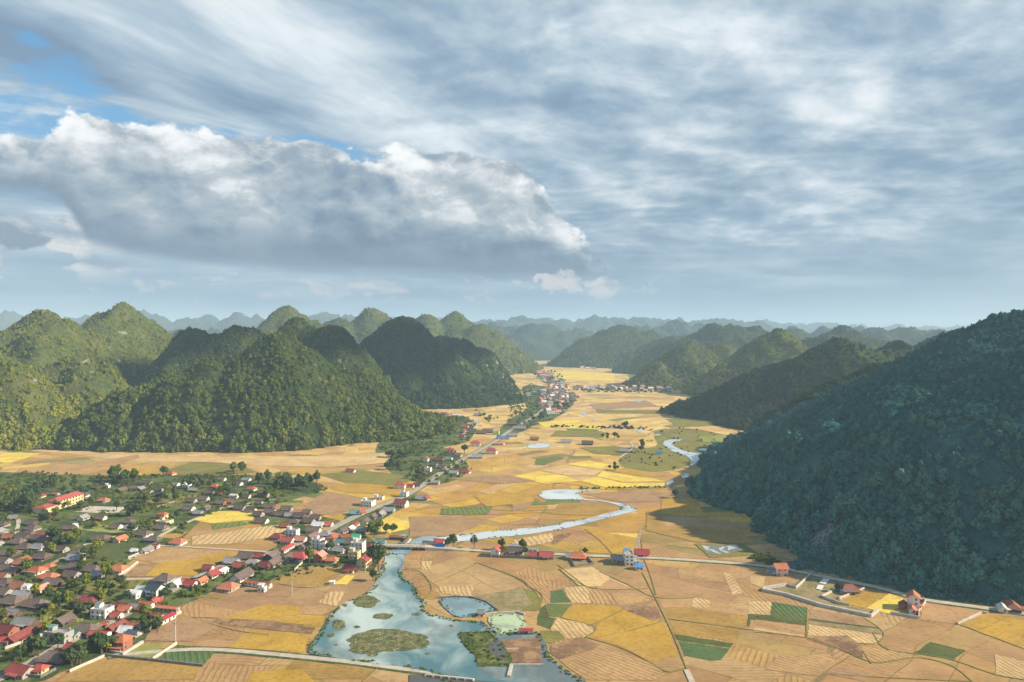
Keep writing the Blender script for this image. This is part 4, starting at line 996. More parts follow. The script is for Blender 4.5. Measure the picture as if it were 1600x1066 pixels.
def win(x, y, z, nx, ny, w=1.1, h=1.2, name='window'):
    b = B(); 
    def pl(off, ww, hh, m, z0):
        if nx: b.box(min(x, x+nx*off), max(x, x+nx*off), y-ww/2, y+ww/2, z0-hh/2, z0+hh/2, m)
        else: b.box(x-ww/2, x+ww/2, min(y, y+ny*off), max(y, y+ny*off), z0-hh/2, z0+hh/2, m)
    pl(.07, w+.24, h+.24, 0, z); pl(.10, w, h, 1, z)
    return b.make(name, [M_FRAME if name == 'window' else M_DOOR, M_GLASS if name == 'window' else M_DOOR])
def house_parts(kind, roof, wallc, w, d, fl, far=False):
    "list of (mesh object) parts for one kind of house"
    P = []; wm = WALLM[wallc]; rm = ROOF[roof]; h = 3.0*fl
    def opens(W, D, floors, z0=0, back=True, n=None):
        if far: 
            P.append(win(-W/4, -D/2, z0+1.6, 0, -1, 1.3, 1.4)); P.append(win(W/4, -D/2, z0+1.6, 0, -1, 1.3, 1.4)); return
        k = n or max(2, int(W/3.2))
        for f in range(floors):
            for i in range(k):
                x = -W/2 + W*(i+.5)/k; z = z0+1.55+f*3.0
                if f == 0 and i == k//2: P.append(win(x, -D/2, z0+1.05, 0, -1, 1.2, 2.1, 'door'))
                else: P.append(win(x, -D/2, z, 0, -1))
            for sx in (-1, 1):
                P.append(win(sx*W/2, -D/5, z0+1.55+f*3.0, sx, 0, 1.0)); 
            P.append(win(W*.22, D/2, z0+1.55+f*3.0, 0, 1))
    if kind == 'hip':
        b = B(); b.box(-w/2, w/2, -d/2, d/2, -.3, h); P.append(b.make('wall', [wm]))
        b = B(); b.hip(w, d, h, d*.33, w-d*.75 if w > d else w*.3, 1.0); b.box(-(w-d*.75)/2-.2, (w-d*.75)/2+.2, -.14, .14, h+d*.33-.1, h+d*.33+.22)
        P.append(b.make('roof', [rm])); opens(w, d, fl)
        if not far:
            b = B(); b.box(-w/2, w/2, -d/2-2.1, -d/2, -.2, .25); P.append(b.make('porch_floor', [WALLM['grey']]))
            for i in range(4):
                x = -w/2+.2+(w-.4)*i/3; b = B(); b.box(x-.11, x+.11, -d/2-1.9, -d/2-1.68, .25, 2.6); P.append(b.make('post', [WALLM['white' if wallc != 'wood' else 'wood']]))
            b = B(); X = w/2+.5; y0, y1 = -d/2-2.4, -d/2-.9
            b.poly([(-X, y0, 2.45), (X, y0, 2.45), (X, y1, 3.0), (-X, y1, 3.0)]); b.poly([(-X, y1, 2.85), (X, y1, 2.85), (X, y0, 2.3), (-X, y0, 2.3)])
            b.poly([(-X, y0, 2.3), (X, y0, 2.3), (X, y0, 2.45), (-X, y0, 2.45)]); P.append(b.make('porch_roof', [rm]))
    elif kind in ('gable', 'shed'):
        gh = d*(.36 if kind == 'gable' else .2)
        b = B(); b.box(-w/2, w/2, -d/2, d/2, -.3, h); b.pent(w, d, h, gh); P.append(b.make('wall', [wm]))
        b = B(); b.gable(w, d, h, gh, .8 if kind == 'gable' else .5); b.box(-w/2-.6, w/2+.6, -.13, .13, h+gh-.05, h+gh+.2); P.append(b.make('roof', [rm]))
        opens(w, d, fl)
        if kind == 'gable' and not far:
            b = B(); X = w*.32; y0, y1 = -d/2-2.2, -d/2
            b.poly([(-X, y0, 2.3), (X, y0, 2.3), (X, y1, 2.9), (-X, y1, 2.9)]); b.poly([(-X, y1, 2.78), (X, y1, 2.78), (X, y0, 2.18), (-X, y0, 2.18)]); P.append(b.make('lean_to_roof', [rm]))
            for x in (-X+.2, X-.2): b = B(); b.box(x-.09, x+.09, y0+.2, y0+.38, -.2, 2.25); P.append(b.make('post', [WALLM['wood']]))
    elif kind == 'villa':
        b = B(); b.box(-w/2, w/2, -d/2, d/2, -.3, h)
        for z in range(1, fl+1): b.box(-w/2-.12, w/2+.12, -d/2-.12, d/2+.12, z*3-.22, z*3-.02)
        P.append(b.make('wall', [wm]))
        b = B()
        for (x0, x1, y0, y1) in ((-w/2, w/2, -d/2, -d/2+.18), (-w/2, w/2, d/2-.18, d/2), (-w/2, -w/2+.18, -d/2+.18, d/2-.18), (w/2-.18, w/2, -d/2+.18, d/2-.18)): b.box(x0, x1, y0, y1, h, h+.9)
        P.append(b.make('parapet', [wm]))
        b = B(); b.box(-w/2+.18, w/2-.18, -d/2+.18, d/2-.18, h, h+.08); P.append(b.make('roof_slab', [WALLM['grey']]))
        b = B(); b.box(-w/2+.4, -w/2+3.6, d/2-4.2, d/2-.4, h+.08, h+2.7); P.append(b.make('stair_tower', [wm]))
        b = B(); b.gable(3.2, 3.8, h+2.7, .7, .45, 0, -w/2+2.0, d/2-2.3); P.append(b.make('roof', [rm]))
        opens(w, d, fl)
        if fl > 1:
            b = B(); b.box(-w*.22, w*.22, -d/2-1.2, -d/2-.12, 2.82, 2.98); b.box(-w*.22, w*.22, -d/2-1.2, -d/2-1.08, 2.98, 3.85); b.box(-w*.22, -w*.22+.1, -d/2-1.08, -d/2-.12, 2.98, 3.85); b.box(w*.22-.1, w*.22, -d/2-1.08, -d/2-.12, 2.98, 3.85)
            P.append(b.make('balcony', [wm]))
        b = B(); cx, cy = w/2-1.6, d/2-1.5
        for k in range(10):
            a0, a1 = k*.6283, (k+1)*.6283; r = .6
            b.poly([(cx+r*math.cos(a0), cy+r*math.sin(a0), h+1.0), (cx+r*math.cos(a1), cy+r*math.sin(a1), h+1.0), (cx+r*math.cos(a1), cy+r*math.sin(a1), h+2.2), (cx+r*math.cos(a0), cy+r*math.sin(a0), h+2.2)])
            b.poly([(cx, cy, h+2.4), (cx+r*math.cos(a0), cy+r*math.sin(a0), h+2.2), (cx+r*math.cos(a1), cy+r*math.sin(a1), h+2.2)])
        b.box(cx-.5, cx+.5, cy-.5, cy+.5, h+.08, h+1.0)
        P.append(b.make('water_tank', [ROOF['grey']]))
    elif kind == 'barrel':
        b = B(); b.box(-w/2, w/2, -d/2, d/2, -.3, h); P.append(b.make('wall', [wm])); b = B(); n = 8
        for k in range(n):
            a0, a1 = math.pi*k/n, math.pi*(k+1)/n; Y = d/2+.3; H = d*.28
            p = [(-w/2-.3, -Y*math.cos(a0), h+H*math.sin(a0)), (w/2+.3, -Y*math.cos(a0), h+H*math.sin(a0)), (w/2+.3, -Y*math.cos(a1), h+H*math.sin(a1)), (-w/2-.3, -Y*math.cos(a1), h+H*math.sin(a1))]
            b.poly(p)
        for sx in (-1, 1):
            p = [(sx*(w/2+.3), -(d/2+.3)*math.cos(math.pi*k/n), h+d*.28*math.sin(math.pi*k/n)) for k in range(n+1)]; b.poly(p if sx > 0 else p[::-1])
        P.append(b.make('roof', [rm])); opens(w, d, 1)
    elif kind == 'open':
        for x in (-w/2, w/2):
            for y in (-d/2, d/2): b = B(); b.box(x-.12, x+.12, y-.12, y+.12, -.3, h-.2); P.append(b.make('post', [WALLM['white']]))
        b = B(); b.box(-w/2, w/2, d/2-.3, d/2-.15, 0, 1.4); P.append(b.make('wall', [wm]))
        b = B(); X, Y = w/2+.5, d/2+.5; b.box(-X, X, -Y, Y, h-.2, h-.02); P.append(b.make('roof', [rm]))
    elif kind == 'school':
        b = B(); b.box(-w/2, w/2, -d/2, d/2, -.3, h); P.append(b.make('wall', [wm]))
        b = B(); b.hip(w, d, h, 2.6, w-d*.8, .9); P.append(b.make('roof', [rm]))
        b = B(); b.box(-w/2-14, -w/2-.02, -d/2-1, d/2+3, -.3, h-3.2); P.append(b.make('wing_wall', [wm]))
        b = B(); b.hip(14, d+4, h-3.2, 2.2, 6, .7, 0, -w/2-7.75, 1.0); P.append(b.make('wing_roof', [rm]))
        for f in range(fl):
            for i in range(9):
                P.append(win(-w/2+w*(i+.5)/9, -d/2, 1.6+3*f, 0, -1, 1.5, 1.5))
            for sx in (1,):
                for yy in (-.25, .25): P.append(win(sx*w/2, d*yy, 1.6+3*f, sx, 0, 1.2, 1.4))
        b = B(); b.box(-2.2, 2.2, -d/2-2.4, -d/2, 2.7, 2.95); b.box(-2.1, -1.8, -d/2-2.3, -d/2-2.0, -.2, 2.7); b.box(1.8, 2.1, -d/2-2.3, -d/2-2.0, -.2, 2.7); P.append(b.make('porch', [wm]))
    return P
PROTO = {}; rh0 = random.Random(8)
def house(px, py, kind, roof, wallc, w, d, fl, ang, label=None, name=None, far=False, cat='house', group='village houses'):
    key = (kind, roof, wallc, w, d, fl, far)
    if key not in PROTO: PROTO[key] = house_parts(*key)
    x, y = at(px, py)
    r = bpy.data.objects.new(name or 'house', None); r.location = (x, y, .05)
    if px < 735: ang = R(77 if ang > R(33) else -13) + rh0.uniform(-.12, .12)
    elif px < 1400: ang = ang - R(12)
    else: ang = R(63)
    r.rotation_euler.z = ang; link(r)
    k = .70 if kind == 'school' else .64 if py > 880 else .60 if py > 830 else .56 if py > 775 else .54
    if px > 740: k = max(k, .62)
    r.scale = (k, k, k*.95)
    for p in PROTO[key]:
        c = p.copy(); COL.objects.link(c); c.parent = r
    r['category'] = cat; r['group'] = group
    HS.append([r, px, py, roof, kind, wallc, fl, label, cat]); return r
HS = []
# (px, py of the ground under it, kind, roof, wall, width, depth, storeys, angle deg, label)
def A_(dx): return R(dx)
hv = [
 # foreground village
 (58, 895, 'hip', 'orange', 'white', 11, 8, 1, 20, 'new orange-tiled hipped house beside a lower orange wing, left of the village'),
 (76, 889, 'hip', 'orange', 'cream', 7, 5, 1, 20, 'low orange-roofed wing joined behind the left new orange house'),
 (77, 905, 'hip', 'orange', 'white', 12, 8, 1, 18, 'orange-tiled hipped house with white walls, in front of its orange neighbour'),
 (186, 893, 'hip', 'orange', 'white', 11, 8.5, 1, 25, 'orange-tiled hipped house at the corner of the brown field'),
 (45, 927, 'villa', 'white', 'white', 8, 7, 1, 15, 'small flat white house among dark roofs near the left edge'),
 (66, 924, 'gable', 'pink', 'white', 8, 6, 1, 70, 'pale pink gabled house next to the flat white house'),
 (118, 890, 'hip', 'brown', 'wood', 15, 9, 1, 15, None), (145, 893, 'hip', 'brown', 'wood', 13, 8, 1, 15, None), (112, 902, 'gable', 'brown', 'grey', 11, 7, 1, 10, None), (152, 902, 'gable', 'grey', 'grey', 8, 6, 1, 10, None),
 (66, 873, 'hip', 'brown', 'wood', 14, 9, 1, 15, None), (35, 880, 'gable', 'rusty', 'brick', 10, 7, 1, 40, None), (10, 892, 'gable', 'brown', 'grey', 11, 7, 1, 20, None), (3, 905, 'gable', 'rusty', 'grey', 9, 7, 1, 30, None),
 (22, 897, 'gable', 'brown', 'wood', 10, 7, 1, 15, None), (258, 908, 'hip', 'brown', 'grey', 12, 9, 1, 20, None),
 (243, 930, 'gable', 'slate blue', 'white', 10, 8, 2, 20, 'two-storey white house with dark slate-blue gabled roof beside the road'),
 (224, 926, 'gable', 'white', 'white', 9, 6, 1, 25, 'low white-roofed house left of the slate-blue house'),
 (209, 933, 'barrel', 'white', 'white', 10, 7, 1, 20, 'white barrel-roofed shed left of the slate-blue house'),
 (277, 916, 'gable', 'white', 'white', 9, 6, 1, 65, 'white gabled house between the slate-blue house and a red roof'),
 (289, 914, 'gable', 'orange', 'white', 8, 6, 1, 20, 'small orange-roofed house behind the roadside trees right of slate-blue house'),
 (299, 916, 'gable', 'bright red', 'white', 8, 6, 1, 20, 'small crimson-roofed house next to the last orange house before the bend'),
 (315, 912, 'gable', 'orange', 'cream', 7, 5, 1, 60, 'cream gabled cottage with orange roof just before the road bend'),
 (139, 948, 'hip', 'dark red', 'brick', 13, 10, 2, 15, 'large two-storey house with dark red hipped roof and red walls'),
 (128, 942, 'gable', 'orange', 'brick', 6, 5, 1, 60, None),
 (160, 964, 'villa', 'teal', 'white', 11, 8, 2, 20, 'white two-storey villa with small teal roof on its stair tower'),
 (190, 953, 'gable', 'dark red', 'white', 10, 6, 1, 15, 'dark red roofed house just behind the teal-towered villa'),
 (196, 956, 'gable', 'orange', 'white', 8, 5, 1, 15, 'orange metal roof beside the dark red roof behind the villa'),
 (183, 966, 'gable', 'red', 'white', 6, 5, 1, 15, 'small red-roofed annex touching the teal-towered villa'), (208, 953, 'gable', 'grey', 'grey', 8, 5, 1, 20, None),
 (229, 950, 'gable', 'orange', 'white', 9, 5, 1, 20, 'orange long roof by the road opposite the thin red sheds'), (220, 954, 'gable', 'dark red', 'brick', 6, 5, 1, 20, None), (243, 944, 'gable', 'red', 'white', 7, 5, 1, 60, 'small white-walled house with red roof under the slate-blue house'),
 (262, 955, 'shed', 'orange', 'grey', 16, 4, 1, -10, 'long orange metal roof right of the road near the field'),
 (257, 972, 'shed', 'bright red', 'white', 14, 5, 1, 38, 'long crimson shed at the edge of the dark brown field'), (246, 967, 'shed', 'red', 'grey', 8, 4, 1, 5, None),
 (134, 988, 'hip', 'brown', 'wood', 13, 9, 1, 15, None), (92, 1002, 'villa', 'teal', 'grey', 15, 7, 2, -15, 'long pale two-storey villa beside the olive grass strip'),
 (114, 996, 'gable', 'teal', 'grey', 9, 6, 1, 25, 'teal metal roofed house adjoining the long pale villa'),
 (155, 996, 'shed', 'red', 'white', 12, 6, 1, 22, 'row of red-roofed rooms opposite the long pale villa'), (164, 1007, 'shed', 'bright red', 'grey', 13, 8, 1, 22, 'wide crimson metal roof left of the two-storey orange house'),
 (188, 1012, 'hip', 'orange', 'brick', 10, 8, 2, 22, 'two-storey house with bright orange hipped roof at the village front'),
 (198, 990, 'gable', 'pale', 'cream', 8, 6, 1, 20, 'pale-roofed hut behind the two-storey orange house'), (210, 984, 'gable', 'orange', 'white', 8, 6, 1, 10, None), (182, 985, 'gable', 'dark red', 'wood', 11, 6, 1, 60, None), (208, 995, 'gable', 'slate blue', 'grey', 6, 4, 1, 20, None),
 (115, 1018, 'gable', 'red', 'grey', 9, 6, 1, 20, 'red-roofed house between the road and dark hedge near the bottom'), (88, 1033, 'hip', 'brown', 'wood', 16, 9, 1, 15, None),
 (33, 1054, 'gable', 'red', 'grey', 13, 8, 1, 15, 'red gabled house with grey walls at the bottom left corner'), (62, 1050, 'hip', 'red', 'cream', 7, 5, 1, 15, 'small red-roofed outbuilding beside the bottom red gabled house'),
 (10, 990, 'gable', 'dark red', 'brick', 11, 8, 1, 30, 'dark red gabled house at the left edge above the olive strip'), (31, 1000, 'gable', 'dark red', 'brick', 15, 7, 1, 38, 'long dark red roof sloping beside the olive strip'),
 (8, 1006, 'shed', 'bright red', 'grey', 9, 6, 1, 30, 'crimson metal shed at the far left edge'), (20, 943, 'hip', 'brown', 'wood', 13, 9, 1, 10, None), (57, 948, 'hip', 'brown', 'wood', 14, 9, 1, 20, None), (20, 962, 'gable', 'grey', 'wood', 10, 6, 1, 20, None),
 (2, 966, 'gable', 'rusty', 'brick', 9, 7, 1, 20, None), (164, 980, 'gable', 'orange', 'brick', 3.5, 3, 1, 20, 'tiny orange-roofed gatehouse beside the road'), (68, 983, 'gable', 'orange', 'cream', 4, 3, 1, 20, 'tiny cream gatehouse with orange cap left of the long pale villa'),
 # school and upper village
 (103, 790, 'school', 'red', 'cream', 34, 10, 3, 60, 'long yellow school with red roof and three rows of windows'),
 (64, 777, 'hip', 'dark red', 'cream', 9, 7, 1, 10, 'small temple-like house with dark red roof behind the yellow school'), (88, 774, 'gable', 'rusty', 'grey', 8, 6, 1, 10, None),
 (138, 782, 'shed', 'pink', 'cream', 14, 4, 1, 30, 'low cream building with pink roof at the right end of the school'),
 (162, 784, 'hip', 'orange', 'grey', 12, 8, 1, 10, 'wide orange hipped roof right of the yellow school'), (267, 742, 'hip', 'orange', 'cream', 14, 9, 1, 5, 'lone orange-roofed building at the back edge of the fields'),
 (336, 762, 'hip', 'orange', 'grey', 11, 8, 1, 10, 'left of two orange roofs at the back of the middle hamlet'), (393, 766, 'hip', 'orange', 'white', 13, 8, 1, 15, 'right of two orange roofs at the back of the middle hamlet'),
 (292, 761, 'villa', 'white', 'white', 10, 8, 1, 10, 'white flat-roofed house among trees left of the back orange roofs'), (275, 759, 'gable', 'grey', 'white', 9, 7, 1, 30, None), (230, 757, 'gable', 'brown', 'grey', 14, 8, 1, 5, None), (210, 765, 'gable', 'brown', 'grey', 11, 8, 1, 10, None), (232, 771, 'gable', 'brown', 'grey', 12, 8, 1, 10, None),
 (220, 766, 'gable', 'grey', 'grey', 9, 7, 1, 80, None), (248, 768, 'gable', 'brown', 'grey', 12, 8, 1, 5, None), (150, 764, 'gable', 'brown', 'wood', 11, 7, 1, 5, None), (168, 762, 'villa', 'white', 'white', 6, 5, 1, 20, 'small white house right of the dark tree clump behind the school'), (372, 758, 'gable', 'brown', 'white', 12, 8, 1, 10, None), (347, 751, 'gable', 'brown', 'white', 10, 7, 1, 20, None),
 (344, 774, 'gable', 'bright red', 'grey', 8, 6, 1, 10, 'small crimson roof below the left back orange roof'), (366, 778, 'barrel', 'white', 'white', 11, 7, 1, 10, 'white rounded roof below the two back orange roofs'), (328, 773, 'gable', 'brown', 'grey', 12, 8, 1, 10, None), (345, 788, 'gable', 'brown', 'brick', 13, 8, 1, 15, None), (375, 796, 'gable', 'brown', 'grey', 14, 8, 1, 10, None), (295, 797, 'gable', 'brown', 'white', 13, 8, 1, 5, None),
 (310, 804, 'gable', 'grey', 'grey', 11, 7, 1, 15, None), (392, 800, 'gable', 'brown', 'white', 12, 7, 1, 15, None), (322, 796, 'gable', 'brown', 'grey', 8, 6, 1, 60, None), (386, 778, 'gable', 'brown', 'white', 9, 7, 1, 20, None), (405, 788, 'gable', 'brown', 'grey', 8, 6, 1, 20, None),
 (257, 818, 'villa', 'orange', 'cream', 15, 11, 1, 12, 'large cream hall with flat terraces and orange roof beside the lane'), (254, 810, 'hip', 'orange', 'cream', 11, 6, 2, 12, 'orange-roofed upper hall behind the cream terrace'),
 (252, 827, 'hip', 'brown', 'grey', 15, 8, 1, 10, None), (225, 837, 'hip', 'brown', 'white', 14, 9, 1, 12, None), (240, 846, 'hip', 'brown', 'wood', 13, 8, 1, 15, None),
 (279, 850, 'hip', 'orange', 'white', 12, 9, 1, 15, 'white-walled house with orange hipped roof on the edge of golden fields'), (158, 844, 'hip', 'brown', 'wood', 14, 9, 1, 10, None), (188, 846, 'gable', 'orange', 'cream', 11, 7, 1, 35, 'cream gabled house with orange roof in the middle of the village'),
 (158, 812, 'gable', 'brown', 'white', 10, 7, 1, 30, None), (22, 812, 'gable', 'grey', 'wood', 10, 7, 1, 10, 'grey-blue roofed hut left of the dark trees near the left edge'), (50, 820, 'gable', 'brown', 'wood', 12, 9, 1, 30, None), (52, 828, 'hip', 'brown', 'grey', 13, 9, 1, 10, None), (46, 838, 'hip', 'brown', 'wood', 14, 9, 1, 10, None), (60, 845, 'gable', 'brown', 'wood', 12, 8, 1, 10, None), (28, 850, 'hip', 'brown', 'wood', 13, 9, 1, 20, None), (14, 842, 'gable', 'rusty', 'wood', 10, 7, 1, 30, None),
 (40, 858, 'hip', 'brown', 'wood', 13, 9, 1, 15, None), (15, 868, 'hip', 'brown', 'wood', 15, 10, 1, 15, None), (-4, 852, 'gable', 'brown', 'grey', 10, 8, 1, 15, None), (68, 838, 'shed', 'red', 'grey', 13, 7, 1, 12, 'pinkish red metal roof among brown roofs near the left edge'), (94, 838, 'shed', 'pink', 'cream', 14, 7, 1, 22, 'faded pink roofed building right of the pinkish red roof'),
 (108, 828, 'gable', 'brown', 'wood', 13, 7, 1, 15, None), (118, 826, 'villa', 'white', 'white', 4, 4, 1, 20, None), (32, 883, 'gable', 'rusty', 'brick', 8, 6, 1, 20, None), (229, 863, 'gable', 'grey', 'white', 11, 6, 1, 55, 'grey-roofed white gabled barn by the lane below the orange hipped house'), (210, 864, 'gable', 'white', 'white', 5, 4, 1, 30, 'tiny white hut left of the grey-roofed barn'), (243, 857, 'shed', 'red', 'white', 6, 4, 1, 20, None),
 # between the road bend and the river
 (335, 900, 'gable', 'red', 'white', 13, 7, 1, 35, 'white-walled house with red roof and white patch left of the road bend'), (325, 892, 'gable', 'dark red', 'white', 7, 6, 1, 15, None), (348, 896, 'shed', 'white', 'white', 8, 5, 1, 35, 'white metal roof wedged between two red roofs at the road bend'), (375, 888, 'gable', 'red', 'grey', 10, 6, 1, 25, None), (362, 881, 'gable', 'grey', 'grey', 11, 7, 1, 30, None), (385, 873, 'gable', 'brown', 'wood', 13, 9, 1, 30, None),
 (378, 904, 'gable', 'brown', 'white', 17, 9, 1, 45, 'large brown gabled roof with white wall below the road bend'), (358, 921, 'hip', 'orange', 'grey', 11, 9, 1, 15, 'bright orange hipped house below the road bend'), (403, 916, 'shed', 'orange', 'white', 22, 4, 1, -5, 'long low white building with orange roof at the field edge'), (410, 924, 'villa', 'white', 'white', 5, 4, 1, 10, 'small white box house at the corner of the tan field'),
 (405, 872, 'gable', 'red', 'grey', 10, 6, 1, 10, None), (413, 887, 'hip', 'dark red', 'wood', 12, 8, 1, 15, None), (428, 883, 'gable', 'brown', 'grey', 14, 8, 1, 40, None), (450, 876, 'gable', 'brown', 'grey', 12, 8, 1, 40, None),
 (468, 873, 'hip', 'bright red', 'grey', 13, 10, 1, 10, 'bright crimson hipped roof just below the main road'), (448, 860, 'shed', 'bright red', 'white', 18, 6, 1, 38, 'long crimson roof running along the main road'), (433, 842, 'hip', 'dark red', 'brick', 11, 8, 1, 10, None), (450, 848, 'gable', 'red', 'white', 11, 8, 1, 10, None), (470, 846, 'gable', 'pink', 'white', 11, 7, 1, 15, None), (475, 857, 'gable', 'brown', 'grey', 10, 7, 1, 40, None),
 (457, 837, 'villa', 'pale', 'white', 12, 7, 2, -10, 'two-storey pale villa behind the dense roadside roofs'), (497, 857, 'villa', 'pink', 'white', 9, 8, 3, 30, 'tall white house with pink top in the village centre'), (509, 860, 'villa', 'dark red', 'white', 8, 7, 2, 30, 'white two-storey house right of the tall pink-topped house'),
 (500, 877, 'gable', 'pink', 'brick', 9, 8, 2, 60, 'tall brick gabled house near the lawn'), (519, 878, 'hip', 'orange', 'cream', 9, 6, 1, 15, 'small orange roof beside the yellow yard'),
 (537, 832, 'gable', 'brown', 'white', 12, 7, 1, 40, None), (557, 842, 'gable', 'green', 'white', 8, 6, 1, 30, 'bright green roofed house near the bridge'), (541, 842, 'gable', 'orange', 'grey', 8, 6, 1, 30, None), (533, 850, 'gable', 'teal', 'grey', 9, 6, 1, 20, None), (520, 855, 'gable', 'grey', 'grey', 10, 7, 1, 20, None),
 (560, 862, 'villa', 'white', 'white', 11, 9, 3, 20, 'tallest white three-storey villa near the bridge'), (554, 872, 'villa', 'pale', 'cream', 9, 7, 2, 20, 'cream two-storey villa in front of the tall white villa'), (569, 884, 'gable', 'red', 'cream', 12, 8, 2, 65, 'cream two-storey house with red gabled roof beside the big willow'), (547, 893, 'gable', 'red', 'cream', 9, 7, 1, 5, 'low cream house with red roof at the riverside corner'),
 (575, 856, 'gable', 'dark red', 'brick', 7, 6, 1, 20, None), (595, 850, 'gable', 'teal', 'grey', 9, 6, 1, 10, 'teal-roofed shed just before the bridge'),
 (497, 823, 'gable', 'white', 'white', 12, 8, 1, 10, 'white house beside an orange-roofed house at the back of the village'), (513, 822, 'gable', 'orange', 'white', 9, 7, 1, 10, 'white house with orange roof at the back of the village'), (483, 817, 'gable', 'brown', 'grey', 12, 8, 1, 10, None), (468, 809, 'gable', 'brown', 'wood', 13, 9, 1, 10, None), (493, 812, 'gable', 'brown', 'grey', 11, 8, 1, 20, None), (409, 817, 'gable', 'brown', 'white', 13, 9, 1, 10, None), (422, 802, 'gable', 'brown', 'white', 12, 8, 1, 20, None), (438, 806, 'gable', 'brown', 'grey', 13, 8, 1, 10, None), (404, 806, 'gable', 'brown', 'grey', 11, 8, 1, 30, None), (452, 808, 'gable', 'grey', 'grey', 9, 7, 1, 30, None), (480, 803, 'gable', 'brown', 'grey', 10, 7, 1, 10, None),
 (555, 823, 'shed', 'red', 'white', 14, 6, 1, 35, 'long red roof over white walls beside the brightest yellow field'), (548, 829, 'gable', 'white', 'white', 8, 6, 1, 35, None), (571, 817, 'gable', 'brown', 'white', 11, 7, 1, 35, None), (583, 810, 'gable', 'brown', 'grey', 10, 7, 1, 35, None), (595, 806, 'gable', 'grey', 'grey', 11, 8, 1, 35, None), (608, 800, 'gable', 'grey', 'grey', 13, 9, 1, 30, None), (554, 804, 'gable', 'teal', 'grey', 11, 8, 1, 10, 'teal-roofed house left of the road in the tan fields'), (564, 804, 'gable', 'red', 'white', 8, 7, 1, 40, 'small red-roofed house touching the teal-roofed house'),
 (575, 790, 'villa', 'white', 'white', 15, 11, 2, -5, 'white two-storey villa standing alone left of the main road'), (592, 780, 'villa', 'white', 'white', 12, 8, 1, 10, 'low white house behind the lone white villa'), (627, 792, 'gable', 'red', 'white', 15, 11, 2, 15, 'white two-storey house with red roof beside the main road'), (632, 776, 'villa', 'grey', 'white', 9, 8, 2, 20, 'grey-topped block joined behind the red-roofed white house'),
 (635, 848, 'shed', 'brown', 'white', 20, 4, 1, 42, 'long narrow pale shed slanting beside the river above the bridge'), (686, 850, 'gable', 'bright red', 'white', 9, 6, 1, 10, 'red-roofed hut by the river right of the bridge'), (688, 857, 'gable', 'blue', 'white', 9, 5, 1, 10, 'pale blue-roofed hut at the road right of the bridge'), (670, 854, 'gable', 'brown', 'wood', 11, 6, 1, 30, None), (620, 843, 'shed', 'rusty', 'wood', 14, 4, 1, -5, None),
 # along the cross road
 (776, 868, 'gable', 'red', 'white', 8, 8, 2, 80, 'narrow red-gabled house at the left end of the roadside row'), (804, 865, 'gable', 'brown', 'white', 15, 8, 1, 5, 'brown-roofed white house in the middle of the roadside row'), (829, 862, 'shed', 'grey', 'white', 12, 5, 1, 5, 'grey-roofed shed behind the roadside row'), (834, 871, 'gable', 'red', 'white', 10, 6, 1, 5, 'low red-roofed house second from the right in the roadside row'), (854, 872, 'gable', 'red', 'grey', 11, 8, 1, 5, 'broad red-roofed house at the right end of the roadside row'), (806, 857, 'shed', 'grey', 'wood', 12, 5, 1, 5, None),
 (903, 873, 'hip', 'orange', 'brick', 13, 9, 1, 5, 'lone orange-roofed house above a small green yard on the cross road'), (892, 873, 'gable', 'grey', 'grey', 8, 6, 1, 5, 'grey annex at the left of the lone orange-roofed house'),
 (966, 877, 'gable', 'grey', 'pink', 11, 8, 1, 10, 'grey and pink house left of the tall blue-roofed villa'), (982, 881, 'villa', 'blue', 'white', 7, 11, 3, 12, 'tall narrow white villa with blue roof on the cross road'), (993, 880, 'villa', 'grey', 'white', 5, 7, 1, 12, None), (998, 889, 'gable', 'blue', 'white', 6, 5, 1, 20, 'tiny blue-roofed hut at the foot of the tall villa'), (1003, 868, 'gable', 'bright red', 'pink', 12, 7, 1, 2, 'red-roofed pink house on the field side of the cross road'),
 (1219, 897, 'gable', 'orange', 'white', 9, 8, 2, 15, 'white two-storey house with orange roof near the forest foot'), (1207, 897, 'gable', 'grey', 'grey', 7, 6, 1, 15, None), (1243, 886, 'shed', 'slate blue', 'grey', 13, 8, 1, 15, 'dark slate shed at the foot of the forested mountain'),
 (1326, 925, 'hip', 'rusty', 'brick', 12, 9, 1, 10, 'rust-red hipped house in a walled yard near the forest'), (1321, 928, 'open', 'blue', 'white', 6, 3, 1, 10, 'small blue awning in front of the rust-red hipped house'),
 (1427, 950, 'gable', 'orange', 'white', 8, 7, 3, 15, 'tall white three-storey house with orange gable roof at the forest foot'), (1425, 957, 'gable', 'orange', 'white', 6, 4, 1, 15, 'low orange-roofed porch block in front of the tall gabled house'), (1412, 950, 'gable', 'dark red', 'brick', 5, 5, 1, 15, 'dark red shed left of the tall gabled house'),
 (1582, 952, 'hip', 'rusty', 'wood', 13, 8, 1, 5, 'rust-brown roofed house at the right edge by the road'), (1566, 955, 'gable', 'pale', 'white', 7, 5, 1, 5, None),
 (822, 991, 'open', 'bright red', 'white', 8, 3.5, 1, 10, 'open red-roofed shelter beside the milky green pond'), (751, 962, 'gable', 'grey', 'white', 3.5, 3, 1, 10, 'tiny grey-roofed pump hut between the two ponds'),
 # main road, middle distance
 (625, 763, 'hip', 'red', 'white', 16, 10, 2, 5, 'white two-storey house with wide red hipped roof in the gold field'), (641, 762, 'gable', 'red', 'white', 10, 7, 1, 20, None), (652, 760, 'gable', 'dark red', 'grey', 10, 7, 1, 30, None), (680, 757, 'barrel', 'grey', 'grey', 12, 9, 1, 10, 'grey rounded shed just right of the main road'),
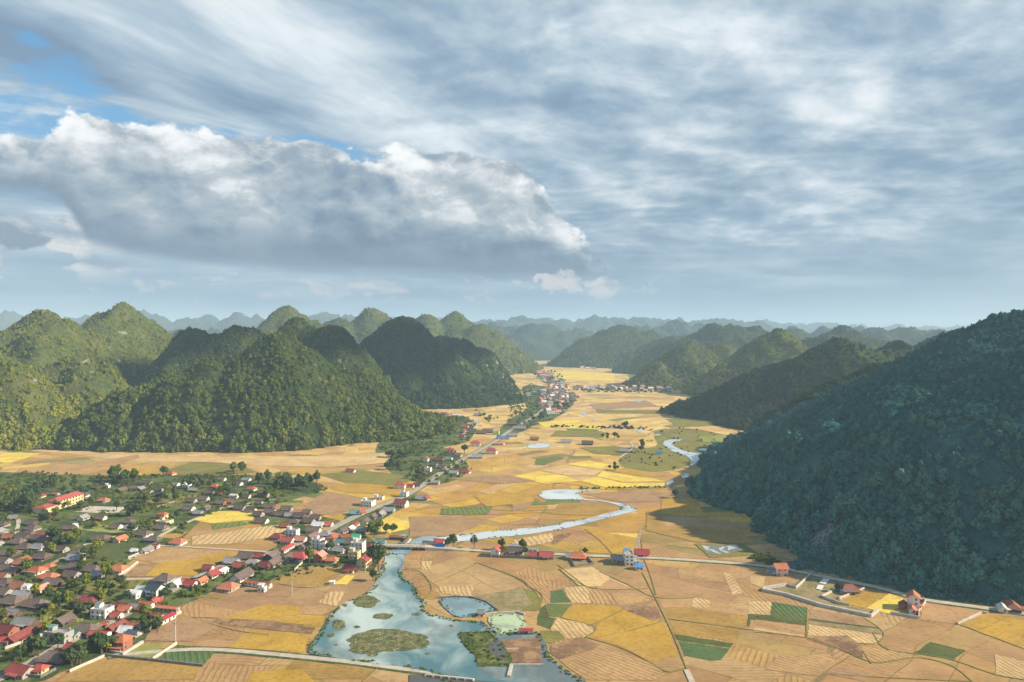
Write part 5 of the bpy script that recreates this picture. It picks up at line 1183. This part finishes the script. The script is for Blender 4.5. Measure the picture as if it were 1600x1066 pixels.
 (659, 781, 'gable', 'grey', 'grey', 14, 9, 1, 10, None), (666, 781, 'gable', 'red', 'white', 9, 7, 1, 40, 'small red gabled house right of the main road beside a grey roof'), (548, 738, 'gable', 'red', 'white', 14, 8, 1, 5, 'isolated red and white house in the left tan fields'),
 (658, 743, 'hip', 'red', 'white', 14, 10, 1, 10, None), (669, 737, 'villa', 'red', 'white', 10, 8, 2, 20, None), (666, 721, 'gable', 'red', 'white', 9, 8, 2, 50, None), (686, 720, 'gable', 'dark red', 'grey', 15, 9, 1, 10, None), (701, 719, 'gable', 'grey', 'white', 12, 9, 1, 20, None), (706, 712, 'gable', 'brown', 'white', 12, 9, 1, 10, None), (704, 706, 'gable', 'red', 'white', 13, 9, 1, 10, None), (716, 713, 'gable', 'brown', 'grey', 12, 9, 1, 30, None), (690, 732, 'gable', 'brown', 'grey', 13, 8, 1, 10, None), (678, 728, 'gable', 'brown', 'grey', 12, 8, 1, 10, None),
 (709, 741, 'gable', 'grey', 'white', 13, 9, 1, 10, None), (728, 739, 'hip', 'red', 'white', 14, 10, 1, 10, 'red hipped house right of the main road above the bright field'), (719, 738, 'gable', 'dark red', 'wood', 11, 8, 1, 10, None), (743, 697, 'hip', 'red', 'white', 16, 11, 2, 10, 'red-roofed white house left of the road before the blue shed'), (746, 716, 'gable', 'grey', 'grey', 16, 10, 1, 10, None), (768, 709, 'hip', 'red', 'white', 17, 11, 2, 0, 'wide white house with red roof right of the road'),
 (781, 695, 'shed', 'pink', 'pink', 15, 10, 1, 0, 'pink block right of the road near the blue shed'), (788, 686, 'shed', 'blue', 'white', 20, 11, 1, 10, 'blue-roofed shed right of the main road'), (802, 682, 'gable', 'grey', 'grey', 16, 10, 1, 10, None), (775, 679, 'villa', 'pale', 'green', 12, 9, 2, 5, 'lime-yellow house left of the main road'), (763, 676, 'gable', 'brown', 'wood', 22, 12, 1, 0, None), (752, 678, 'gable', 'brown', 'wood', 18, 11, 1, 0, None), (812, 671, 'gable', 'grey', 'grey', 24, 13, 1, 10, 'big grey barn beside the road where trees begin'), (800, 664, 'gable', 'brown', 'wood', 18, 12, 1, 10, None),
 (835, 688, 'gable', 'rusty', 'wood', 14, 9, 1, 0, 'small brown roof alone in fields behind the white pond'), (885, 692, 'gable', 'grey', 'white', 18, 10, 1, 5, 'grey and white house alone in fields right of the white pond'), (918, 695, 'gable', 'brown', 'wood', 18, 12, 1, 0, 'brown barn next to a field tree in the middle valley'), (975, 707, 'gable', 'grey', 'wood', 14, 9, 1, 0, None), (1030, 710, 'gable', 'blue', 'white', 9, 6, 1, 0, 'tiny blue and white hut near the upper river'),
 # hamlet at the hill foot
 (727, 668, 'gable', 'red', 'white', 14, 9, 1, 10, None), (725, 675, 'gable', 'red', 'white', 14, 9, 1, 40, None), (722, 683, 'gable', 'bright red', 'grey', 13, 9, 1, 10, None), (745, 662, 'villa', 'white', 'white', 12, 9, 2, 20, None), (735, 664, 'gable', 'pink', 'white', 12, 9, 1, 10, None), (713, 650, 'shed', 'white', 'white', 18, 9, 1, 0, 'long white-roofed building below the dark hill'), (746, 650, 'gable', 'grey', 'white', 15, 9, 1, 0, None),
 (672, 647, 'gable', 'red', 'grey', 16, 9, 1, 0, 'red-roofed house highest at the dark hill foot'), (735, 674, 'gable', 'brown', 'grey', 12, 9, 1, 10, None),
]
for h in hv:
    px, py, kind, roof, wc, w, d, fl, ang, lab = h
    house(px, py, kind, roof, wc, w, d, fl, R(ang), lab, far=py < 775)
rh = random.Random(11)
# brown roofs of the hamlet under the hill, and the far villages
FARH = []
for i in range(26):
    FARH.append((rh.uniform(658, 702), rh.uniform(649, 668), 'gable', rh.choice(['brown', 'brown', 'rusty', 'grey', 'pink']), rh.choice(['grey', 'white']), 9, 6, 1, R(rh.choice([0, 10, 30, 80]))))
far_spots = [(rh.gauss(866, 17), rh.uniform(604, 628)) for i in range(80)]
for i in range(44):
    f = rh.random(); far_spots.append((835+f*32+rh.gauss(0, 5), 575+f*26))
far_spots += [(rh.uniform(900, 1045), rh.gauss(609, 1.6)) for i in range(44)] + [(rh.gauss(858, 14), rh.uniform(628, 648)) for i in range(18)] + [(rh.uniform(900, 1000), rh.uniform(573.5, 577)) for i in range(16)]
for (px, py) in far_spots:
    if abs(px-(862+(628-py)*.9)) < 2.2 and py > 604: px += 5
    FARH.append((px, py, 'gable', rh.choice(['brown', 'brown', 'grey', 'rusty', 'pale', 'pink']), rh.choice(['white', 'grey', 'grey']), 7.5 if py > 604 else 14, 7, rh.choice([1, 1, 2]), R(rh.choice([0, 15, 60]))))
def merged_houses(L):
    V = []; F = []; MI = []; mats = list(ROOF.values()) + list(WALLM.values()) + [M_FRAME, M_GLASS, M_DOOR]; mi = {m.name: i for i, m in enumerate(mats)}; cache = {}
    for (px, py, kind, roof, wc, w, d, fl, ang) in L:
        key = (kind, roof, wc, w, d, fl, True)
        if key not in cache: cache[key] = house_parts(*key)
        x, y = at(px, py); c, s_ = math.cos(ang), math.sin(ang)
        for o in cache[key]:
            k = len(V); me = o.data
            V += [(x+v.co.x*c-v.co.y*s_, y+v.co.x*s_+v.co.y*c, v.co.z) for v in me.vertices]
            for p in me.polygons:
                F.append(tuple(k+i for i in p.vertices)); MI.append(mi[me.materials[p.material_index].name])
    me = meshfrom('far_village_houses', V, F, MI)
    for m in mats: me.materials.append(m)
    o = link(bpy.data.objects.new('far_village_houses', me)); tag(o, 'hundreds of tiny pale and brown houses of the villages far up the valley', 'houses', None, 'stuff'); del o['category']
merged_houses(FARH)
# more brown roofs filling the dense old village
dense = [(5, 930), (36, 935), (8, 915), (96, 862), (80, 856), (120, 868), (5, 880), (205, 828), (200, 818), (182, 826), (318, 782), (358, 786), (300, 785), (412, 776), (420, 794), (448, 798), (460, 818), (446, 824), (520, 842), (508, 838), (488, 842), (485, 868), (425, 872), (395, 884), (130, 812), (74, 808), (302, 768), (312, 756), (385, 752), (250, 776), (190, 768), (130, 776), (40, 978), (100, 975), (30, 920), (118, 876), (84, 915), (60, 858), (4, 822), (-2, 834), (36, 842), (72, 848), (566, 832), (545, 850), (530, 862), (490, 832)]
for i, (px, py) in enumerate(dense):
    house(px, py, rh.choice(['hip', 'gable', 'gable']), rh.choice(['brown', 'brown', 'brown', 'grey', 'rusty']), rh.choice(['wood', 'grey', 'white']), rh.choice([10, 12, 13]), 8, 1, R(rh.choice([5, 15, 30, 75])), far=py < 775)

# labels that single each house out: nearest landmark, side and rank
LM = [(100, 785, 'the yellow school'), (243, 925, 'the slate-blue roofed house'), (139, 943, 'the big dark red house'), (160, 960, 'the teal-towered villa'), (188, 1008, 'the two-storey orange house'), (92, 998, 'the long pale villa'),
      (257, 815, 'the cream hall'), (279, 847, 'the orange hipped house'), (188, 843, 'the cream gabled house'), (62, 895, 'the paired orange houses'), (186, 888, 'the corner orange house'), (365, 765, 'the two back orange roofs'), (68, 836, 'the pinkish red roof'),
      (358, 916, 'the bright orange roadside house'), (448, 856, 'the long crimson roof'), (497, 850, 'the tall pink-topped house'), (560, 855, 'the tallest white villa'), (513, 820, 'the white house with orange roof'), (555, 820, 'the long red roof'), (627, 788, 'the red-roofed white house'),
      (820, 866, 'the roadside row'), (982, 876, 'the tall blue-roofed villa'), (1219, 893, 'the orange-roofed house at the forest foot'), (1427, 945, 'the tall gabled house'), (625, 760, 'the wide red hipped roof'), (701, 716, 'the roadside hamlet centre'), (788, 684, 'the blue-roofed shed'), (620, 858, 'the bridge'),
      (727, 668, 'the hill-foot hamlet'), (672, 650, 'the highest hill-foot roof'), (868, 616, 'the far village road'), (975, 609, 'the far right-hand hill foot'), (850, 585, 'the farthest village street'), (950, 575, 'the valley end'), (20, 940, 'the left edge below the orange houses'), (10, 860, 'the left edge above the orange houses'), (15, 995, 'the left edge beside the olive strip'), (115, 890, 'the village middle path'), (430, 800, 'the dark trees behind the village')]
ORD = ['nearest', 'second nearest', 'third nearest', 'fourth nearest', 'fifth nearest', 'sixth nearest', 'seventh nearest', 'eighth nearest', 'ninth nearest', 'tenth nearest', 'eleventh nearest', 'twelfth nearest']
CW = {'rusty': 'rust-red', 'pale': 'pale-cream'}
def rank_labels(items, noun):
    "items: [object, px, py, look]; writes '<look> <noun>, third nearest behind the bridge'"
    groups = {}
    for it in items:
        o, px, py, look = it
        L = min(LM, key=lambda l: (l[0]-px)**2 + ((l[1]-py)*2.2)**2); dx, dy = px-L[0], (py-L[1])*2.2
        side = ('right of' if dx > 0 else 'left of') if abs(dx) > abs(dy) else ('in front of' if dy > 0 else 'behind')
        groups.setdefault((look, side, L[2]), []).append((dx*dx+dy*dy, o))
    for (look, side, lm), v in groups.items():
        v.sort(key=lambda q: q[0])
        for i, (_, o) in enumerate(v):
            o['label'] = f"{look} {noun} {side} {lm}" if len(v) == 1 else f"{look} {noun}, {ORD[min(i, 11)]} {side} {lm}"
items = []
for (r, px, py, roof, kind, wc, fl, lab, cat) in HS:
    if lab: r['label'] = lab
    else:
        nm = {'hip': 'hipped', 'gable': 'gabled', 'villa': 'flat-roofed', 'shed': 'long low', 'barrel': 'rounded', 'open': 'open'}.get(kind, 'low')
        look = f"{CW.get(roof, roof)}-roofed" if kind != 'villa' else f"{wc} boxy"
        if kind != 'villa': look = f"{look} {nm}"
        items.append([r, px, py, look])
rank_labels(items, 'house')

# ------------------------------------------------------------------ single trees
def make_tree(seed, pal, h=1.0, lobes=7, n=420, tall=1.0, leaf=.17):
    V, F = crown_data(seed, n, leaf, lobes, tall); w = random.Random(seed)
    V = [(v[0]*2.6, v[1]*2.6, v[2]*2.6+4.3*h) for v in V]
    cr = bpy.data.objects.new('crown', meshfrom('crown', V, F)); cr.data.materials.append(LEAF[pal])
    TV = []; TF = []
    def limb(a, b, ra, rb):
        k = len(TV); d = (Vector(b)-Vector(a)).normalized(); u = d.orthogonal().normalized(); v = d.cross(u)
        for c, r in ((a, ra), (b, rb)):
            for i in range(6):
                q = Vector(c)+(u*math.cos(i*1.047)+v*math.sin(i*1.047))*r; TV.append(tuple(q))
        for i in range(6): TF.append((k+i, k+(i+1) % 6, k+6+(i+1) % 6, k+6+i))
    limb((0, 0, -.3), (.05, .05, 2.4*h), .26, .18); limb((.05, .05, 2.4*h), (.1, 0, 4.6*h), .18, .08)
    for i in range(4):
        a = i*1.57+w.uniform(0, 1); limb((.05, .05, 2.0*h+i*.2), (math.cos(a)*1.5, math.sin(a)*1.5, 3.6*h+w.uniform(0, .8)), .11, .04)
    tr = bpy.data.objects.new('trunk', meshfrom('trunk', TV, TF)); tr.data.materials.append(M_BARK)
    return [cr, tr]
TP = [make_tree(201, 0), make_tree(202, 1, 1.0, 8), make_tree(203, 0, 1.1, 6, 380, 1.35), make_tree(204, 1, .9, 6, 360, .8), make_tree(205, 2, 1, 7), make_tree(206, 1, 1.2, 8, 460, 1.7)]
TLOOK = ['leafy green', 'dark rounded', 'tall green', 'low dark', 'sunlit olive', 'tall dark']
TREES = []
def tree(px, py, s, k, label=None, group='trees among the houses'):
    s *= .72 if py > 830 else .62 if py > 740 else .55
    x, y = at(px, py)
    r = bpy.data.objects.new('tree', None); r.location = (x, y, 0); r.scale = (s, s, s*random.uniform(.9, 1.15)); r.rotation_euler.z = random.uniform(0, 6.28); link(r)
    for p in TP[k]:
        c = p.copy(); COL.objects.link(c); c.parent = r
    r['category'] = 'tree'; r['group'] = group
    if label: r['label'] = label
    else: TREES.append([r, px, py, TLOOK[k]])
rt = random.Random(21)
def grove(cx, cy, rx, ry, n, s0, s1, ks=(0, 1, 2, 3, 5)):
    for i in range(n):
        a = rt.uniform(0, 6.283); q = math.sqrt(rt.random()); tree(cx+math.cos(a)*q*rx, cy+math.sin(a)*q*ry, rt.uniform(s0, s1), rt.choice(ks))
tree(591, 893, 2.3, 5, 'big dark willow-like tree on the riverbank left of the bridge'); tree(585, 880, 1.9, 1, 'second large dark tree behind the big riverbank willow'); tree(583, 908, 1.2, 3, 'low bush-like tree on the bank in front of the big willow')
tree(199, 938, 1.0, 1, 'round dark tree left of the slate-blue house by the field'); tree(258, 939, 1.35, 1, 'dense dark round tree at the right front of the slate-blue house'); tree(32, 1032, 1.3, 1, 'round dark tree between the road and olive strip near bottom left'); tree(60, 1026, 1.5, 1, 'large dark tree beside the brown roof near the bottom road')
tree(106, 794, 1.3, 4, 'round tree standing against the front of the yellow school'); tree(88, 797, 1.5, 1, 'dark tree at the left front corner of the yellow school')
tree(517, 865, 1.4, 1, 'dark round tree behind the yellow yard in the village centre'); tree(483, 880, 1.6, 0, 'full green tree left of the tall brick gabled house'); tree(784, 860, 1.2, 1, 'dark round tree behind the left end of the roadside row'); tree(817, 862, 1.5, 0, 'dark green tree in the middle of the roadside row'); tree(786, 868, 1.1, 0, 'small tree between red gable and brown roof in the roadside row'); tree(914, 868, .9, 1, 'small dark tree beside the lone orange-roofed house'); tree(821, 869, 1.0, 3, 'small tree in front of the roadside row between two roofs')
tree(1308, 925, .9, 3, 'low tree beside the curved white wall near the forest'); tree(708, 856, 1.5, 2, 'tall green tree on the cross road right of the red hut'); tree(700, 858, 1.2, 0, 'bushy tree next to the red-roofed river hut'); tree(741, 857, 1.3, 2, 'slim tall tree standing alone behind the cross road'); tree(1056, 779, 1.6, 1, 'single dark tree alone in the brown field before the mountain')
grove(30, 790, 38, 14, 26, 1.5, 2.6, (0, 1, 3, 5)); grove(60, 762, 45, 8, 12, 1.3, 2.2); grove(120, 770, 30, 6, 8, 1.1, 1.8); grove(193, 752, 20, 7, 12, 1.5, 2.4, (1, 2, 5)); grove(100, 853, 28, 6, 12, 1.2, 1.9, (1, 3, 0))
grove(75, 812, 14, 6, 5, 1.1, 1.6); grove(210, 806, 10, 4, 4, 1.6, 2.2, (1, 3)); grove(375, 738, 12, 5, 5, 1.5, 2.4, (0, 2)); grove(252, 742, 10, 4, 3, 1.3, 1.9); grove(310, 762, 30, 7, 9, 1.1, 1.8); grove(425, 758, 25, 6, 9, 1.4, 2.2); grove(470, 762, 38, 6, 16, 1.5, 2.3, (1, 3, 5))
grove(420, 780, 18, 5, 6, 1.1, 1.7); grove(360, 775, 40, 10, 9, 1, 1.5); grove(240, 787, 50, 8, 10, 1, 1.6); grove(150, 875, 30, 8, 4, .8, 1.2); grove(160, 1016, 18, 7, 10, 1.0, 1.5, (1, 3)); grove(115, 1038, 14, 5, 6, 1.0, 1.4, (1, 3)); grove(400, 895, 22, 5, 5, .7, 1.1, (0, 3)); grove(600, 834, 22, 3, 7, 1.0, 1.5, (1, 0)); grove(582, 838, 8, 3, 2, 1.3, 1.7)
grove(680, 680, 28, 6, 12, 1.5, 2.3, (0, 1, 3)); grove(622, 716, 28, 2.5, 9, 1.5, 2.2, (0, 1)); grove(612, 732, 14, 4, 5, 1.5, 2.2, (0, 3)); grove(724, 708, 3, 2, 1, 2.4, 2.6, (1,)); grove(655, 748, 10, 4, 4, 1.0, 1.6)
grove(835, 655, 24, 5, 10, 1.6, 2.4, (1, 3, 0)); grove(955, 685, 14, 3, 6, 1.3, 2.0, (1, 3)); grove(1003, 704, 5, 4, 3, 1.7, 2.3, (1, 2)); grove(960, 733, 12, 3, 6, 1.0, 1.5, (1, 3)); grove(880, 635, 20, 4, 8, 1.5, 2.2, (1, 3)); grove(870, 598, 12, 3, 6, 2, 3)
grove(976, 670, 3, 1, 2, 2, 2.6, (1,)); grove(1160, 690, 18, 6, 4, 1.6, 2.4)
sc_ = 0
vp = [at(*p) for p in VG]
while sc_ < 62:
    px, py = rt.uniform(-10, 440), rt.uniform(765, 1035)
    if inpoly(vp, *at(px, py)) and not any(abs(h[1]-px) < 13 and abs(h[2]-4-py) < 9 for h in HS): tree(px, py, rt.uniform(.8, 1.6), rt.choice((0, 1, 2, 3, 4))); sc_ += 1
rank_labels(TREES, 'tree')

# undergrowth
area_scatter('undergrowth', VG, 2600, .45, 1.7, 0, zs=.9, thr=.40)
area_scatter('undergrowth', [(330, 895), (430, 880), (480, 868), (590, 850), (596, 880), (540, 884), (430, 910), (370, 915)], 200, .35, 1.0, 1, zs=.8)
area_scatter('undergrowth', [(600, 655), (700, 645), (745, 655), (740, 690), (690, 700), (610, 705)], 280, .7, 1.9, 0, zs=.9)
area_scatter('undergrowth', [(590, 700), (650, 690), (705, 700), (740, 735), (690, 760), (640, 752)], 260, .7, 1.8, 0)
area_scatter('undergrowth', [(820, 600), (880, 600), (905, 622), (880, 650), (850, 660), (800, 680), (790, 655)], 320, .9, 2.2, 0)
area_scatter('undergrowth', [(1010, 672), (1080, 668), (1140, 680), (1150, 700), (1110, 712), (1060, 735), (1000, 738), (960, 725)], 130, .5, 1.4, 1, avoid=[b[0] for b in BANKS_], thr=.45)
area_scatter('undergrowth', [(1240, 893), (1262, 890), (1330, 905), (1450, 934), (1620, 955), (1620, 940), (1450, 915), (1330, 885), (1250, 870)], 800, .5, 1.6, 3)
area_scatter('undergrowth', [(1170, 872), (1200, 868), (1225, 884), (1200, 884)], 70, .6, 1.4, 0)
area_scatter('undergrowth', [(740, 640), (800, 660), (790, 618), (830, 600), (835, 606), (810, 650), (760, 660)], 200, 1.0, 2.4, 0)
area_scatter('undergrowth', [(900, 606), (1050, 606), (1060, 614), (900, 613)], 160, 1.5, 3.0, 1)
area_scatter('undergrowth', [(820, 576), (870, 580), (890, 600), (850, 600)], 120, 1.5, 3.2, 1)
area_scatter('hedge_growth', [(905, 762), (1040, 760), (1040, 763), (905, 765)], 70, .5, 1.1, 2)
area_scatter('hedge_growth', c4([(885, 458), (1060, 445), (1100, 480), (1180, 600), (1175, 636), (1000, 635), (930, 530)]), 90, .3, .9, 0, zs=.7)
area_scatter('hedge_growth', [(1010, 672), (860, 668), (862, 665), (1010, 668)], 60, 1.2, 2.2, 1)

for pts in ([(1280, 912), (1286, 905), (1297, 906), (1290, 914)], [(1275, 921), (1278, 915), (1288, 916), (1284, 923)]):
    o, _ = sheet('tarpaulin', pts, WALLM['white'], .08); del o['kind']
    tag(o, 'pale drying sheet spread on the empty earth plot, ' + ('farther back of the two' if pts[0][0] == 1280 else 'nearer of the two'), 'tarpaulin')
wp = random.Random(3); LL = []; ZZ = []
for P in WP:
    xs = [p[0] for p in P]; ys = [p[1] for p in P]; n = int((max(xs)-min(xs))*(max(ys)-min(ys))*.55)
    for _ in range(n):
        x, y = wp.uniform(min(xs), max(xs)), wp.uniform(min(ys), max(ys))
        if inpoly(P, x, y) and vnoise(np.array([x/5.]), np.array([y/5.]))[0] > .45: LL.append((x, y, .1)); ZZ.append(wp.uniform(.12, .42))
scatter('water_weed_tufts', np.array(LL), np.array(ZZ), 2, zs=.6)
# ------------------------------------------------------------------ poles
M_POLE = mat_conc('pole_concrete', (.62, .60, .55))
def pole(px, py, h, label):
    x, y = at(px, py); r = bpy.data.objects.new('utility_pole', None); r.location = (x, y, 0); link(r); tag(r, label, 'pole', 'utility poles in the fields')
    boxes('post', [(-.16, .16, -.16, .16, -.2, h)], M_POLE, r); boxes('crossarm', [(-1.0, 1.0, -.07, .07, h-.9, h-.72)], M_POLE, r)
    for k in (-.85, 0, .85): boxes('insulator', [(k-.07, k+.07, -.07, .07, h-.72, h-.42)], WALLM['wood'], r)
for px, py, h, l in [(274, 1003, 8, 'tall white pole at the corner of the dark brown field'), (456, 933, 8.5, 'white pole standing in the tan field below the village'), (571, 895, 9, 'white pole beside the cream red-roofed house near the willow'), (753, 762, 10, 'white pole in the gold field right of the main road'), (788, 728, 10, 'white pole behind the bright yellow field'), (768, 748, 9, 'pole among tan fields just behind the bright yellow patch'),
                     (739, 860, 8.5, 'pole beside the cross road near the lone slim tree'), (860, 742, 9, 'faint pole in the middle of the bright yellow field'), (640, 900, 6, 'short pole on the river bank below the bridge')]:
    pole(px, py, h, l)
tag(boxes('field_hut', [(-1.1, 1.1, -.9, .9, 0, 1.3), (-1.4, 1.4, -1.2, 1.2, 1.3, 1.45)], WALLM['white']), 'tiny white box shelter in the field left of the turquoise river', 'shelter').location = (*at(519, 913), .1)

# ------------------------------------------------------------------ clouds drifting over the valley's right side; they shade parts of it
M_CLOUD, t, out = mat_new('cloud'); bsdf(t, out, (.9, .9, .9), 1, 0)
def cloud(px_or_xy, r, seed, zc=620):
    gx, gy, gz = px_or_xy; tt = (zc-gz)/sd.z; cx, cy = gx+sd.x*tt, gy+sd.y*tt; w = random.Random(seed); V = []; F = []
    for k in range(16):
        a = w.uniform(0, 6.28); q = math.sqrt(w.random()); ox, oy = math.cos(a)*q*r[0], math.sin(a)*q*r[1]; rr = min(r)*w.uniform(.28, .5)
        k0 = len(V); nu, nv = 14, 8
        for j in range(nv+1):
            for i in range(nu):
                th, ph = i/nu*6.283, j/nv*math.pi; f = 1+.25*fbm(np.array([math.cos(th)*math.sin(ph)*2+k*9]), np.array([math.sin(th)*math.sin(ph)*2+math.cos(ph)*3]), 3)[0]
                V.append((cx+ox+rr*f*math.sin(ph)*math.cos(th), cy+oy+rr*f*math.sin(ph)*math.sin(th), zc+rr*.35*f*math.cos(ph)))
        for j in range(nv):
            for i in range(nu): F.append((k0+j*nu+i, k0+(j+1)*nu+i, k0+(j+1)*nu+(i+1) % nu, k0+j*nu+(i+1) % nu))
    setting(newobj('cloud', meshfrom('cloud', V, F, smooth=True), [M_CLOUD]), 'stuff')
cloud((-235, 1240, 50), (130, 150), 1, 1900); cloud((-370, 975, 115), (170, 110), 2, 1900)
